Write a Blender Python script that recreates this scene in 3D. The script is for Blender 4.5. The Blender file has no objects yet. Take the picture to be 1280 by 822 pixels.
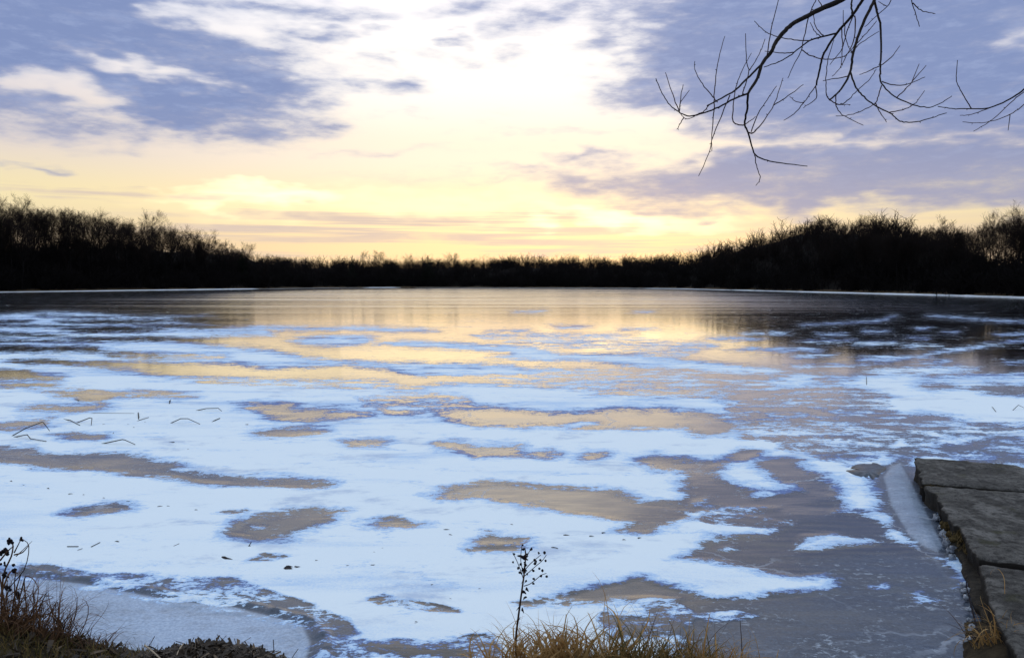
import bpy, math, random
import numpy as np
from mathutils import Vector, noise as mnoise

rnd = random.Random(7)
rng = np.random.default_rng(7)
scene = bpy.context.scene
COL = scene.collection
R = math.radians

# ------------------------------------------------------------------ camera
CAM = np.array([0.0, 0.0, 3.0])
PITCH = math.atan(0.059)
FPX = 1000.0
FW = np.array([0, math.cos(PITCH), -math.sin(PITCH)])
UP = np.array([0, math.sin(PITCH), math.cos(PITCH)])


def ray(px, py):
    return FW + np.array([(px - 640) / FPX, 0, 0]) + UP * ((411 - py) / FPX)


def on_z(px, py, z=0.0):
    d = ray(px, py)
    return CAM + d * ((z - CAM[2]) / d[2])


def at_y(px, py, Y):
    d = ray(px, py)
    return CAM + d * (Y / d[1])


def azel(px, py):
    d = ray(px, py)
    return math.atan2(d[0], d[1]), math.atan2(d[2], math.hypot(d[0], d[1]))


cam_data = bpy.data.cameras.new('camera')
cam = bpy.data.objects.new('camera', cam_data)
COL.objects.link(cam)
cam.location = CAM
cam.rotation_euler = (math.pi / 2 - PITCH, 0, 0)
cam_data.sensor_width = 36
cam_data.lens = 36 * FPX / 1280
cam_data.clip_start = 0.05
cam_data.clip_end = 9000
scene.camera = cam

vs = scene.view_settings
vs.view_transform = 'Standard'
vs.look = 'None'
vs.exposure = 0
vs.gamma = 1
vs.use_curve_mapping = False


# ------------------------------------------------------------------ helpers
def tag(o, label=None, cat=None, group=None, kind=None):
    if label: o['label'] = label
    if cat: o['category'] = cat
    if group: o['group'] = group
    if kind: o['kind'] = kind
    return o


def empty(name, loc=(0, 0, 0)):
    o = bpy.data.objects.new(name, None)
    o.empty_display_size = 0.2
    o.location = loc
    COL.objects.link(o)
    return o


def link(name, me, parent=None, loc=None):
    o = bpy.data.objects.new(name, me)
    COL.objects.link(o)
    if parent: o.parent = parent
    if loc is not None: o.location = loc
    return o


def make_mesh(name, V, F, mat, smooth=True, attrs=None):
    """V (n,3); F (m,4) or (m,3) index array, or a list of those"""
    me = bpy.data.meshes.new(name)
    Fs = F if isinstance(F, list) else [F]
    Fs = [np.asarray(f, dtype=np.int32) for f in Fs if len(f)]
    V = np.asarray(V, dtype=np.float32)
    me.vertices.add(len(V))
    me.vertices.foreach_set('co', V.ravel())
    loops = np.concatenate([f.ravel() for f in Fs])
    sizes = np.concatenate([np.full(len(f), f.shape[1], dtype=np.int32) for f in Fs])
    starts = np.concatenate([[0], np.cumsum(sizes)[:-1]]).astype(np.int32)
    me.loops.add(len(loops))
    me.loops.foreach_set('vertex_index', loops)
    me.polygons.add(len(sizes))
    me.polygons.foreach_set('loop_start', starts)
    me.update(calc_edges=True)
    me.validate()
    if smooth:
        me.polygons.foreach_set('use_smooth', np.ones(len(me.polygons), dtype=bool))
    if attrs:
        for k, a in attrs.items():
            at = me.attributes.new(k, 'FLOAT', 'POINT')
            at.data.foreach_set('value', np.asarray(a, dtype=np.float32))
    if mat: me.materials.append(mat)
    return me


def smooth_line(P, n=4):
    """Catmull-Rom through the points"""
    P = np.asarray(P, float)
    if len(P) < 3: return P
    Q = np.vstack([2 * P[0] - P[1], P, 2 * P[-1] - P[-2]])
    out = []
    for i in range(1, len(Q) - 2):
        p0, p1, p2, p3 = Q[i - 1], Q[i], Q[i + 1], Q[i + 2]
        for k in range(n):
            t = k / n
            out.append(0.5 * (2 * p1 + (p2 - p0) * t + (2 * p0 - 5 * p1 + 4 * p2 - p3) * t * t + (3 * p1 - p0 - 3 * p2 + p3) * t ** 3))
    out.append(P[-1])
    return np.array(out)


class MB:
    """collects tubes, ribbons and raw quads"""
    def __init__(self):
        self.V = []; self.F = []; self.A = []; self.n = 0

    def add(self, V, F, a=0.0):
        V = np.asarray(V, float)
        self.V.append(V)
        self.F.append(np.asarray(F, dtype=np.int32) + self.n)
        self.A.append(np.full(len(V), a))
        self.n += len(V)

    def tube(self, P, r, sides=6, a=0.0):
        P = np.asarray(P, float); m = len(P)
        r = np.broadcast_to(np.asarray(r, float), (m,)) if np.ndim(r) else np.full(m, r)
        T = np.gradient(P, axis=0)
        T /= np.linalg.norm(T, axis=1, keepdims=True) + 1e-12
        ref = np.array([0.31, 0.12, 0.94]) if abs(T[0][2]) < 0.9 else np.array([1.0, 0.2, 0])
        N = np.cross(T, ref); N /= np.linalg.norm(N, axis=1, keepdims=True) + 1e-12
        B = np.cross(T, N)
        ang = np.arange(sides) * 2 * math.pi / sides
        V = (P[:, None, :] + r[:, None, None] * (np.cos(ang)[None, :, None] * N[:, None, :] + np.sin(ang)[None, :, None] * B[:, None, :])).reshape(-1, 3)
        i = np.arange(m - 1)[:, None] * sides; j = np.arange(sides)[None, :]; j2 = (j + 1) % sides
        F = np.stack([i + j, i + j2, i + sides + j2, i + sides + j], -1).reshape(-1, 4)
        self.add(V, F, a)

    def blade(self, P, w, side, a=0.0):
        """flat tapering grass blade along P with half width w"""
        P = np.asarray(P, float); m = len(P)
        s = np.asarray(side, float)
        W = w * (1 - np.linspace(0, 1, m) ** 2 * 0.92)
        V = np.empty((2 * m, 3)); V[0::2] = P - W[:, None] * s; V[1::2] = P + W[:, None] * s
        k = np.arange(m - 1) * 2
        self.add(V, np.stack([k, k + 1, k + 3, k + 2], -1), a)

    def arrays(self):
        return np.concatenate(self.V), np.concatenate(self.F), np.concatenate(self.A)

    def build(self, name, mat, parent=None, smooth=True, loc=None):
        V, F, A = self.arrays()
        return link(name, make_mesh(name, V, F, mat, smooth, {'tint': A}), parent, loc)


# ------------------------------------------------------------------ node helpers
class NT:
    def __init__(self, tree):
        self.t = tree; self.n = tree.nodes; self.l = tree.links

    def new(self, typ, **kw):
        nd = self.n.new(typ)
        for k, v in kw.items(): setattr(nd, k, v)
        return nd

    def put(self, sock, v):
        if isinstance(v, bpy.types.NodeSocket): self.l.new(v, sock)
        elif v is not None: sock.default_value = v

    def math(self, op, a, b=None, c=None, clamp=False):
        nd = self.new('ShaderNodeMath', operation=op, use_clamp=clamp)
        self.put(nd.inputs[0], a)
        if b is not None: self.put(nd.inputs[1], b)
        if c is not None: self.put(nd.inputs[2], c)
        return nd.outputs[0]

    def vmath(self, op, a, b=None):
        nd = self.new('ShaderNodeVectorMath', operation=op)
        self.put(nd.inputs[0], a)
        if b is not None: self.put(nd.inputs[1], b)
        return nd.outputs['Value'] if op in ('LENGTH', 'DOT_PRODUCT') else nd.outputs[0]

    def mr(self, v, a, b, c=0.0, d=1.0, smooth=True):
        nd = self.new('ShaderNodeMapRange', interpolation_type='SMOOTHSTEP' if smooth else 'LINEAR')
        nd.clamp = True
        self.put(nd.inputs[0], v)
        for i, x in enumerate((a, b, c, d)): self.put(nd.inputs[1 + i], x)
        return nd.outputs[0]

    def noise(self, vec, scale=1.0, detail=4, rough=0.55, dist=0.0, out='Fac'):
        nd = self.new('ShaderNodeTexNoise')
        self.put(nd.inputs['Vector'], vec)
        nd.inputs['Scale'].default_value = scale
        nd.inputs['Detail'].default_value = detail
        nd.inputs['Roughness'].default_value = rough
        nd.inputs['Distortion'].default_value = dist
        return nd.outputs[0] if out == 'Fac' else nd.outputs[1]

    def mix(self, f, a, b):
        nd = self.new('ShaderNodeMix', data_type='RGBA', clamp_factor=True)
        self.put(nd.inputs[0], f)
        self.put(nd.inputs[6], a if isinstance(a, bpy.types.NodeSocket) else (*a, 1))
        self.put(nd.inputs[7], b if isinstance(b, bpy.types.NodeSocket) else (*b, 1))
        return nd.outputs[2]

    def bump(self, h, strength, dist=0.02, normal=None):
        nd = self.new('ShaderNodeBump')
        nd.inputs['Strength'].default_value = strength
        nd.inputs['Distance'].default_value = dist
        self.put(nd.inputs['Height'], h)
        if normal is not None: self.put(nd.inputs['Normal'], normal)
        return nd.outputs[0]

    def bsdf(self, color, rough=0.7, spec=0.3, ior=None, normal=None):
        nd = self.new('ShaderNodeBsdfPrincipled')
        self.put(nd.inputs['Base Color'], color if isinstance(color, bpy.types.NodeSocket) else (*color, 1))
        self.put(nd.inputs['Roughness'], rough)
        nd.inputs['Specular IOR Level'].default_value = spec
        if ior: nd.inputs['IOR'].default_value = ior
        if normal is not None: self.put(nd.inputs['Normal'], normal)
        return nd.outputs[0]

    def mixsh(self, f, a, b):
        nd = self.new('ShaderNodeMixShader')
        self.put(nd.inputs[0], f); self.put(nd.inputs[1], a); self.put(nd.inputs[2], b)
        return nd.outputs[0]


def new_mat(name):
    m = bpy.data.materials.new(name)
    m.use_nodes = True
    nt = NT(m.node_tree)
    nt.n.clear()
    out = nt.new('ShaderNodeOutputMaterial')
    return m, nt, out


def simple_mat(name, c1, c2, scale=6.0, rough=0.8, spec=0.2, stretch=(1, 1, 1), bump=0.3, detail=6, tint=None, bdist=0.01):
    m, nt, out = new_mat(name)
    pos = nt.new('ShaderNodeTexCoord').outputs['Object']
    v = nt.vmath('MULTIPLY', pos, stretch)
    n = nt.noise(v, scale, detail, 0.62)
    f = nt.mr(n, 0.3, 0.7)
    col = nt.mix(f, c1, c2)
    if tint:
        at = nt.new('ShaderNodeAttribute', attribute_name='tint').outputs['Fac']
        col = nt.mix(at, col, tint)
    nrm = nt.bump(n, bump, bdist) if bump else None
    nt.l.new(nt.bsdf(col, rough, spec, normal=nrm), out.inputs[0])
    return m


# ------------------------------------------------------------------ sky (world)
SUN_AZ, SUN_EL = azel(735, 268)


def build_world():
    w = bpy.data.worlds.new('World')
    scene.world = w
    w.use_nodes = True
    nt = NT(w.node_tree)
    nt.n.clear()
    out = nt.new('ShaderNodeOutputWorld')
    g = nt.vmath('NORMALIZE', nt.new('ShaderNodeTexCoord').outputs['Generated'])
    sx = nt.new('ShaderNodeSeparateXYZ'); nt.l.new(g, sx.inputs[0])
    x, y, z = sx.outputs
    az = nt.math('ARCTAN2', x, y)
    el = nt.math('ARCSINE', z)
    el10 = nt.math('MULTIPLY', el, 10.0)
    az10 = nt.math('MULTIPLY', az, 10.0)
    cv = nt.new('ShaderNodeCombineXYZ')
    nt.l.new(az10, cv.inputs[0]); nt.l.new(el10, cv.inputs[1])
    c0 = cv.outputs[0]
    # warp so that cloud edges are ragged and streaky
    wn = nt.noise(nt.vmath('MULTIPLY', g, (5, 5, 16)), 1.0, 3, 0.6, out='Color')
    wn = nt.vmath('SUBTRACT', wn, (0.5, 0.5, 0.5))
    wn2 = nt.noise(nt.vmath('MULTIPLY', g, (22, 22, 70)), 1.0, 2, 0.6, out='Color')
    wn2 = nt.vmath('SUBTRACT', wn2, (0.5, 0.5, 0.5))
    c = nt.vmath('ADD', c0, nt.vmath('MULTIPLY', wn, (2.6, 0.8, 0)))
    c = nt.vmath('ADD', c, nt.vmath('MULTIPLY', wn2, (0.9, 0.28, 0)))

    def ell(px, py, rx, ry, rot=0, inner=0.25, amt=1.0, vec=c):
        a, e = azel(px, py)
        mp = nt.new('ShaderNodeVectorMath', operation='MULTIPLY_ADD')
        nt.l.new(vec, mp.inputs[0])
        mp.inputs[1].default_value = (100 / rx, 100 / ry, 0)
        mp.inputs[2].default_value = (-a * 1000 / rx, -e * 1000 / ry, 0)
        ln = nt.vmath('LENGTH', mp.outputs[0])
        k = amt / (1.25 - inner)
        f = nt.math('MULTIPLY_ADD', ln, -k, 1.25 * k)
        return nt.math('MINIMUM', f, amt)

    def union(lst):
        r = lst[0]
        for s in lst[1:]: r = nt.math('MAXIMUM', r, s)
        return r

    def ramp(stops):
        col = stops[0][1]
        for (e0, _), (e1, cc) in zip(stops[:-1], stops[1:]):
            col = nt.mix(nt.mr(el, R(e0), R(e1)), col, cc)
        return col

    HI = (0.77, 0.90, 1.05)
    center = ramp([(0, (.88, .62, .36)), (2.2, (1.12, .82, .45)), (4.7, (1.14, .88, .52)), (9, (1.08, .92, .73)), (14, (1.14, 1.07, 1.0)), (20, (1.12, 1.07, 1.08)), (32, (.75, .82, .95)), (50, HI)])
    side = ramp([(0, (.60, .46, .34)), (2.2, (.72, .56, .40)), (5.5, (.90, .76, .46)), (9, (.78, .68, .63)), (14, (.80, .76, .80)), (20, (.70, .76, .92)), (32, (.6, .72, .92)), (50, HI)])
    ga = nt.mr(nt.math('ABSOLUTE', nt.math('SUBTRACT', az, 0.02)), 0.10, 0.62, 1.0, 0.0)
    back = nt.mr(nt.math('ABSOLUTE', az), 0.8, 1.6)
    col = nt.mix(ga, side, center)
    lowback = nt.mr(el, R(8), R(35), 1.0, 0.0)
    col = nt.mix(nt.math('MULTIPLY', back, lowback), col, (0.36, 0.42, 0.55))

    # bright slits low in the sky
    gl = union([ell(325, 251, 120, 13, 0, 0.1, .9), ell(760, 270, 130, 13, 0, 0.1, 1.0), ell(560, 262, 330, 22, 0, 0.0, .35)])
    col = nt.mix(gl, col, (1.9, 1.55, .92))

    # thin lavender strata in the low sky
    st = nt.noise(nt.vmath('MULTIPLY', g, (3.0, 3.0, 110)), 1.0, 4, 0.62)
    sm = nt.mr(st, 0.40, 0.58)
    lowm = union([ell(560, 291, 420, 26, 0, .3, .9), ell(330, 284, 170, 16, 0, .3, .9), ell(820, 255, 120, 12, 0, .2, .5), ell(140, 246, 160, 9, 0, .2, .8), ell(950, 300, 150, 12, 0, .2, .4), ell(620, 300, 500, 16, 0, .3, .8)])
    col = nt.mix(nt.math('MULTIPLY', sm, lowm), col, (.66, .54, .49))

    # blue-grey clouds
    wisp = nt.noise(nt.vmath('MULTIPLY', g, (9, 9, 34)), 1.0, 6, 0.62)
    dark = union([
        ell(60, 55, 300, 90, -8, .62), ell(190, 100, 220, 62, -12, .62), ell(90, 148, 190, 26, 0, .2, .85), ell(300, 112, 90, 40, -6, .2, .9),
        ell(20, 15, 260, 60, 0, .5),
        ell(315, 45, 90, 26, -10, .1, .75), ell(410, 46, 60, 16, -10, .1, .7), ell(470, 80, 40, 14, -10, .1, .6), ell(490, 113, 90, 17, -6, .0, .62),
        ell(330, 5, 120, 26, 0, .1, .7), ell(600, 2, 140, 24, 0, .1, .7), ell(592, 45, 40, 13, 0, .1, .7), ell(720, 20, 120, 34, 0, .1, .75), ell(650, 70, 50, 16, -15, .1, .5),
        ell(1120, 36, 330, 105, 0, .75), ell(1240, 100, 180, 70, 0, .6, .95), ell(900, 60, 150, 62, 0, .2, .85), ell(860, 20, 150, 45, 0, .2, .85),
        ell(850, 100, 60, 20, 0, .1, .7),
        ell(1130, 214, 400, 42, 0, .6, 1.0), ell(1250, 238, 220, 36, 0, .4, .95), ell(900, 212, 140, 20, 0, .1, .8), ell(725, 198, 80, 11, 0, .0, .62), ell(660, 214, 90, 12, 0, .1, .5),
        ell(1110, 164, 60, 14, -4, .1, .8), ell(1170, 160, 70, 14, -6, .1, .75), ell(990, 155, 60, 12, 0, .1, .5),
        ell(520, 148, 240, 13, 0, .1, .30), ell(720, 172, 220, 10, 0, .1, .36), ell(430, 190, 260, 9, 0, .1, .30), ell(620, 226, 300, 9, 0, .1, .32), ell(200, 178, 200, 12, 0, .1, .32), ell(560, 70, 110, 16, 0, .1, .34),
        ell(20, 208, 60, 8, 6, .1, .7), ell(780, 235, 120, 8, 0, .1, .5),
    ])
    holes = union([ell(25, 108, 70, 24, -14, .1, .95), ell(165, 82, 75, 12, -12, .1, .8), ell(230, 98, 50, 9, -12, .1, .6), ell(110, 152, 110, 9, 0, .1, .5), ell(290, 35, 60, 18, -20, .1, .8), ell(1275, 45, 40, 25, 0, .1, .4), ell(720, 85, 60, 25, 0, .1, .6)])
    holes = nt.math('MAXIMUM', holes, 0.0)
    dark = nt.math('MULTIPLY', nt.math('MAXIMUM', dark, 0.0), nt.math('SUBTRACT', 1.0, holes))
    wfine = nt.noise(nt.vmath('MULTIPLY', g, (30, 30, 120)), 1.0, 4, 0.65)
    dm = nt.math('ADD', dark, nt.math('MULTIPLY', nt.math('SUBTRACT', wisp, 0.5), 1.45))
    dm = nt.math('ADD', dm, nt.math('MULTIPLY', nt.math('SUBTRACT', wfine, 0.5), 0.55))
    dm = nt.math('MULTIPLY', nt.mr(dm, 0.0, 1.05), nt.mr(dark, 0.0, 0.42))
    dcol = nt.mix(nt.mr(dm, .35, .85), (.40, .46, .64), (.20, .272, .51))
    dcol = nt.mix(nt.mr(wfine, .45, .75, 0, .5), dcol, (.34, .42, .66))
    dcol = nt.mix(nt.mr(el, R(3), R(12), 1.0, 0.0), dcol, (.36, .36, .50))
    col = nt.mix(nt.math('MULTIPLY', dm, 0.97), col, dcol)
    # broken cloud overhead, above and behind the picture
    ov = nt.noise(nt.vmath('MULTIPLY', g, (3, 3, 5)), 1.0, 3, 0.6)
    ovm = nt.math('MULTIPLY', nt.mr(ov, .48, .66), nt.mr(el, R(22), R(32)))
    col = nt.mix(nt.math('MULTIPLY', ovm, .6), col, (.42, .52, .78))
    # below the horizon
    col = nt.mix(nt.mr(el, R(-1.5), R(-.2), 1.0, 0.0), col, (.2, .2, .22))

    bg = nt.new('ShaderNodeBackground'); nt.l.new(col, bg.inputs[0]); bg.inputs[1].default_value = 1.0
    sky = nt.new('ShaderNodeTexSky', sky_type='NISHITA', sun_disc=False)
    sky.sun_elevation = SUN_EL
    sky.sun_rotation = SUN_AZ
    veil = nt.mix(1.0, sky.outputs[0], (.1, .1, .1)); veil.node.blend_type = 'MULTIPLY'   # the cloud deck veils the clear sky
    bg2 = nt.new('ShaderNodeBackground'); nt.l.new(veil, bg2.inputs[0]); bg2.inputs[1].default_value = 0.05
    ad = nt.new('ShaderNodeAddShader')
    nt.l.new(bg.outputs[0], ad.inputs[0]); nt.l.new(bg2.outputs[0], ad.inputs[1])
    nt.l.new(ad.outputs[0], out.inputs[0])
    w.cycles.sampling_method = 'MANUAL'
    w.cycles.sample_map_resolution = 1024


build_world()
sl = bpy.data.lights.new('sun', 'SUN')
sl.energy = 0.05
sl.angle = R(35)
sl.color = (1.0, 0.78, 0.48)
so = bpy.data.objects.new('sun', sl)
COL.objects.link(so)
sd = Vector((math.sin(SUN_AZ) * math.cos(SUN_EL), math.cos(SUN_AZ) * math.cos(SUN_EL), math.sin(SUN_EL)))
so.rotation_euler = sd.to_track_quat('Z', 'Y').to_euler()
so.location = (0, 0, 60)

# ------------------------------------------------------------------ snow and bare ice on the lake
# outlines of bare ice (c), snow (s) and broken, speckled snow (m), traced as seen and laid on the ice at z = 0
BASE = [(-6000, 394), (0, 393), (60, 390), (110, 391), (180, 396), (260, 395), (272, 404), (340, 412), (346, 438), (400, 448), (480, 452), (640, 455), (660, 460), (760, 462), (985, 468), (1060, 470), (1100, 464), (1160, 468), (1280, 466), (7000, 468), (7000, 2500), (-6000, 2500)]
OPS = [
 ('c', [(70,410),(141,407),(215,411),(175,415),(100,416)]),
 ('c', [(-40,414),(0,415),(60,418),(130,421),(190,420),(240,422),(300,420),(355,420),(362,432),(385,437),(350,436),(270,431),(215,426),(150,426),(110,424),(50,421),(-30,419)]),
 ('c', [(70,401),(130,399),(200,400),(215,403),(140,405),(80,404)]),
 ('c', [(-30,399),(40,400),(30,404),(-30,405)]),
 ('c', [(-40,404),(70,406),(125,408),(60,409),(-40,408)]), ('c', [(150,404),(260,405),(335,407),(330,410),(240,411),(180,408)]), ('c', [(-40,424),(60,424.5),(125,427),(40,428),(-40,427)]), ('c', [(170,397),(210,398),(330,404),(250,404),(200,401)]),
 ('c', [(40,393),(110,395),(160,397),(100,398),(50,396)]),
 ('c', [(208,396),(260,394),(340,396),(430,400),(420,408),(330,410),(270,408),(215,402)]),
 ('c', [(-40,431),(35,431),(50,434),(115,433),(131,437),(120,440),(60,440),(-40,439)]),
 ('c', [(125,441),(150,440),(215,443),(280,445),(275,447),(200,447),(140,446)]),
 ('c', [(13,451),(67,449),(107,452),(188,452),(289,456),(336,461),(370,459),(430,457),(480,462),(510,469),(560,471),(640,470),(700,464),(760,462),(850,466),(900,464),(985,468),(975,474),(890,480),(855,490),(790,492),(740,490),(770,481),(700,477),(640,476),(560,478),(505,482),(470,475),(420,474),(370,475),(285,473),(200,469),(160,461),(100,456),(33,454)]),
 ('c', [(-30,461),(30,463),(50,468),(75,473),(60,475),(-30,473)]),
 ('c', [(400,436),(425,436),(460,434),(543,435),(613,441),(620,447),(560,452),(492,451),(478,448),(425,446),(405,443)]),
 ('s', [(280,409),(330,407),(425,409),(420,413),(340,413),(285,412)]),
 ('s', [(400,409),(440,407),(490,409),(550,412),(545,415),(490,415),(430,412)]),
 ('s', [(360,424),(395,420),(425,418),(468,420),(470,425),(450,430),(420,433),(385,432),(362,428)]),
 ('s', [(470,430),(505,425),(593,429),(660,432),(694,439),(727,442),(800,443),(855,448),(920,455),(1000,464),(960,468),(900,466),(855,462),(795,459),(730,451),(687,452),(627,448),(613,446),(633,441),(586,437),(525,434)]),
 ('s', [(300,450),(400,450),(480,452),(560,453),(640,455),(662,460),(640,468),(560,470),(505,468),(480,461),(430,456),(370,457),(330,457)]),
 ('s', [(613,413),(660,412),(655,415),(620,415)]), ('s', [(690,407),(735,407),(725,411),(700,411)]), ('s', [(777,410),(820,411),(800,413),(775,413)]),
 ('s', [(715,419),(760,417),(795,418),(770,422),(720,423)]), ('s', [(593,419),(625,420),(615,422),(595,421)]), ('s', [(630,424),(700,426),(740,427),(700,429),(635,428)]),
 ('s', [(775,430),(800,424),(830,428),(880,428),(900,433),(860,438),(800,437),(795,433)]),
 ('s', [(645,389),(680,388),(675,390.5),(645,390.5)]), ('s', [(795,389),(815,389),(810,390.5),(795,390.5)]),
 ('s', [(927,416),(955,416),(958,418),(930,418)]), ('s', [(962,416),(983,416),(985,418),(965,418)]), ('s', [(887,422),(920,421),(955,423),(945,425),(890,424)]),
 ('s', [(1023,417),(1053,417),(1055,419),(1025,419)]), ('s', [(1000,425),(1030,424),(1065,425),(1060,428),(1010,428)]), ('s', [(1067,427),(1120,427),(1115,430),(1070,430)]),
 ('s', [(1130,430),(1165,430),(1177,433),(1140,434)]), ('s', [(912,437),(940,433),(990,434),(1025,436),(1015,439),(960,439),(920,438)]), ('s', [(990,445),(1020,442),(1045,442),(1040,446),(1000,448)]),
 ('s', [(1070,448),(1085,445),(1140,444),(1146,447),(1110,453),(1075,452)]), ('s', [(1146,445),(1200,434.5),(1280,424.5),(1420,405),(1280,426.5),(1200,438),(1148,448)]),
 ('s', [(1080,413),(1108,413),(1105,415),(1083,415)]), ('s', [(1005,406.2),(1060,402.6),(1098,400.4),(1118,394.5),(1098,401.6),(1060,403.8),(1005,407.2)]), ('s', [(1147,410),(1159,410),(1157,411.5),(1148,411.5)]),
 ('s', [(1137,421),(1157,421),(1155,422.5),(1138,422.5)]), ('s', [(1150,453),(1185,450),(1180,455),(1155,455)]), ('s', [(1085,463),(1120,459),(1200,456),(1225,460),(1190,466),(1100,466)]),
 ('s', [(990,457),(1080,454),(1085,457),(1000,459)]), ('s', [(1162,394.2),(1280,402),(1400,410),(1280,403.1),(1162,395.0)]), ('s', [(1257,452),(1320,452),(1320,454),(1260,454)]),
 ('s', [(1245,417),(1290,416),(1290,418.5),(1248,418.5)]), ('s', [(1180,415),(1195,414.5),(1193,416),(1182,416)]),
 ('c', [(60,491),(74,487),(110,488),(141,491),(168,489),(208,490),(235,493),(215,495),(175,494),(141,497),(124,501),(100,500),(94,496)]),
 ('c', [(30,512),(50,506),(128,506),(131,510),(67,514)]), ('c', [(-20,530),(27,525),(64,524),(57,530),(20,535),(-20,537)]),
 ('c', [(77,544.5),(94,542.5),(131,543.5),(124,546.5),(87,547)]), ('c', [(-20,479),(40,480),(67,480),(60,483),(-20,484)]),
 ('c', [(-30,559),(40,560),(44,566),(74,569),(181,569),(188,573),(215,578),(218,586),(239,588),(249,593),(302,596),(363,597),(416,606),(386,609),(302,606),(235,601),(228,596),(168,591),(114,586),(50,583),(20,578),(-30,574)]),
 ('c', [(309,509),(322,505),(356,506),(370,512),(430,514),(455,517),(420,522),(370,526),(346,524),(356,520),(329,514)]),
 ('c', [(316,541),(336,536),(363,535),(403,537),(407,541),(363,545),(322,544)]), ('c', [(499,495),(509,492),(536,493),(573,495),(566,500),(526,501),(506,500)]),
 ('c', [(540,506),(553,502),(570,507),(553,512)]), ('c', [(497,515),(523,512.5),(515,516.5)]),
 ('m', [(440,495),(500,488),(580,494),(600,505),(560,516),(490,518),(450,508)]),
 ('c', [(549,517),(569,510),(627,510),(674,516),(720,518),(747,514),(788,510),(805,514),(821,511),(850,515),(897,520),(922,532),(904,542),(877,544),(850,536),(741,536),(720,534),(747,529),(727,525),(700,530),(643,532),(600,531),(576,524)]),
 ('c', [(918,534),(950,528),(964,532),(981,535),(957,542),(931,546)]), ('c', [(975,536),(1008,534),(1025,539),(1062,546),(1058,550),(1011,550),(998,546)]), ('c', [(1035,532),(1050,527),(1068,530),(1060,538),(1040,540)]),
 ('c', [(884,490),(964,488),(1011,485),(1052,483),(1092,490),(1105,495),(1092,497),(1085,507),(1119,520),(1098,521),(1058,517),(1038,522),(1011,520),(978,505),(931,502),(894,495)]),
 ('s', [(1028,495),(1050,493),(1048,497),(1030,498)]), ('c', [(1020,473),(1060,475),(1040,480),(1022,479)]), ('c', [(1092,532),(1119,530),(1135,535),(1119,539),(1098,536)]),
 ('m', [(1070,520),(1120,516),(1200,518),(1206,528),(1150,533),(1085,528)]),
 ('c', [(1105,523),(1146,517),(1186,520),(1203,525),(1165,529),(1139,530)]), ('c', [(1206,539),(1236,534),(1330,535),(1330,545),(1236,545)]),
 ('c', [(1149,482),(1186,481),(1199,484),(1165,487)]), ('c', [(1213,485),(1236,481),(1330,481),(1330,495),(1253,494)]),
 ('m', [(1000,545),(1060,545),(1110,556),(1100,578),(1060,585),(1020,575),(960,560)]),
 ('c', [(1035,566),(1055,562),(1080,566),(1062,574),(1045,573)]), ('m', [(1100,560),(1160,555),(1200,565),(1150,572),(1105,575)]),
 ('c', [(551,557),(566,553),(586,558),(647,557),(650,567),(627,570),(593,569),(573,561)]), ('c', [(660,567),(680,564),(700,567),(687,571)]), ('c', [(727,569),(737,565),(751,567),(744,573),(731,574)]),
 ('c', [(427,552),(445,549),(482,551),(475,555),(438,556)]), ('m', [(600,470),(720,464),(850,467),(980,480),(900,500),(800,497),(700,488),(620,484)]), ('m', [(900,505),(1010,482),(1110,490),(1140,540),(1080,585),(990,560),(930,548)]), ('m', [(600,412),(760,416),(900,432),(860,446),(700,436),(600,424)]), ('m', [(230,470),(480,474),(520,486),(400,488),(250,480)]), ('m', [(880,632),(990,634),(1010,660),(960,668),(870,652)]),
 ('m', [(437,578),(470,577),(470,579),(440,579)]),
 ('c', [(545,617),(570,608),(618,604),(690,609),(758,612),(800,626),(860,631),(868,645),(862,658),(800,665),(772,661),(790,652),(748,645),(700,640),(670,632),(630,628),(600,622),(575,625),(555,622)]),
 ('c', [(795,576),(820,568),(847,574),(894,576),(911,574),(925,562),(948,563),(940,572),(914,580),(891,586),(900,595),(905,603),(935,608),(950,620),(985,614),(1000,612),(968,600),(958,588),(945,580),(955,573),(988,575),(1005,584),(1035,600),(1050,610),(1042,620),(1052,630),(1045,640),(1085,642),(1100,650),(1120,672),(1150,684),(1185,700),(1200,740),(1050,742),(1048,725),(1000,720),(960,714),(930,707),(890,698),(845,698),(870,685),(890,675),(930,668),(965,665),(960,655),(900,650),(870,655),(862,640),(852,632),(858,620),(856,605),(853,595),(848,588),(830,588),(812,580)]),
 ('c', [(655,754),(700,742),(740,733),(800,722),(840,733),(890,747),(940,746),(1000,742),(1050,738),(1240,730),(1260,760),(1400,1000),(860,1000),(850,800),(830,780),(850,765),(800,757),(760,752),(700,755)]),
 ('s', [(860,648),(875,640),(897,649),(921,649),(948,652),(991,656),(975,661),(961,669),(914,670),(880,675),(850,670),(800,668)]), ('m', [(860,640),(890,636),(960,645),(995,655),(960,662),(880,655)]),
 ('s', [(912,634),(970,634),(968,637),(925,638)]), ('s', [(890,583),(930,578),(948,594),(950,604),(992,604),(1005,613),(968,617),(944,622),(938,613),(897,600)]),
 ('s', [(998,684),(1005,669),(1042,667),(1069,674),(1098,678),(1062,681),(1015,685)]), ('s', [(1035,594),(1055,587),(1080,577),(1085,580),(1068,592),(1084,614),(1087,634),(1048,639),(1052,624),(1042,610)]),
 ('s', [(1094,732),(1105,728),(1122,731),(1110,736)]), ('s', [(1132,736),(1150,737),(1163,749),(1152,748)]), ('s', [(863,629),(886,621),(886,630),(868,632)]),
 ('s', [(900,684),(912,682),(917,685),(905,686)]),
 ('m', [(780,745),(850,750),(880,770),(840,800),(760,800),(740,770)]), ('s', [(765,746),(810,744),(850,748),(825,758),(815,772),(770,776),(750,760)]), ('m', [(860,765),(920,760),(960,768),(930,775),(880,778)]),
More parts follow.
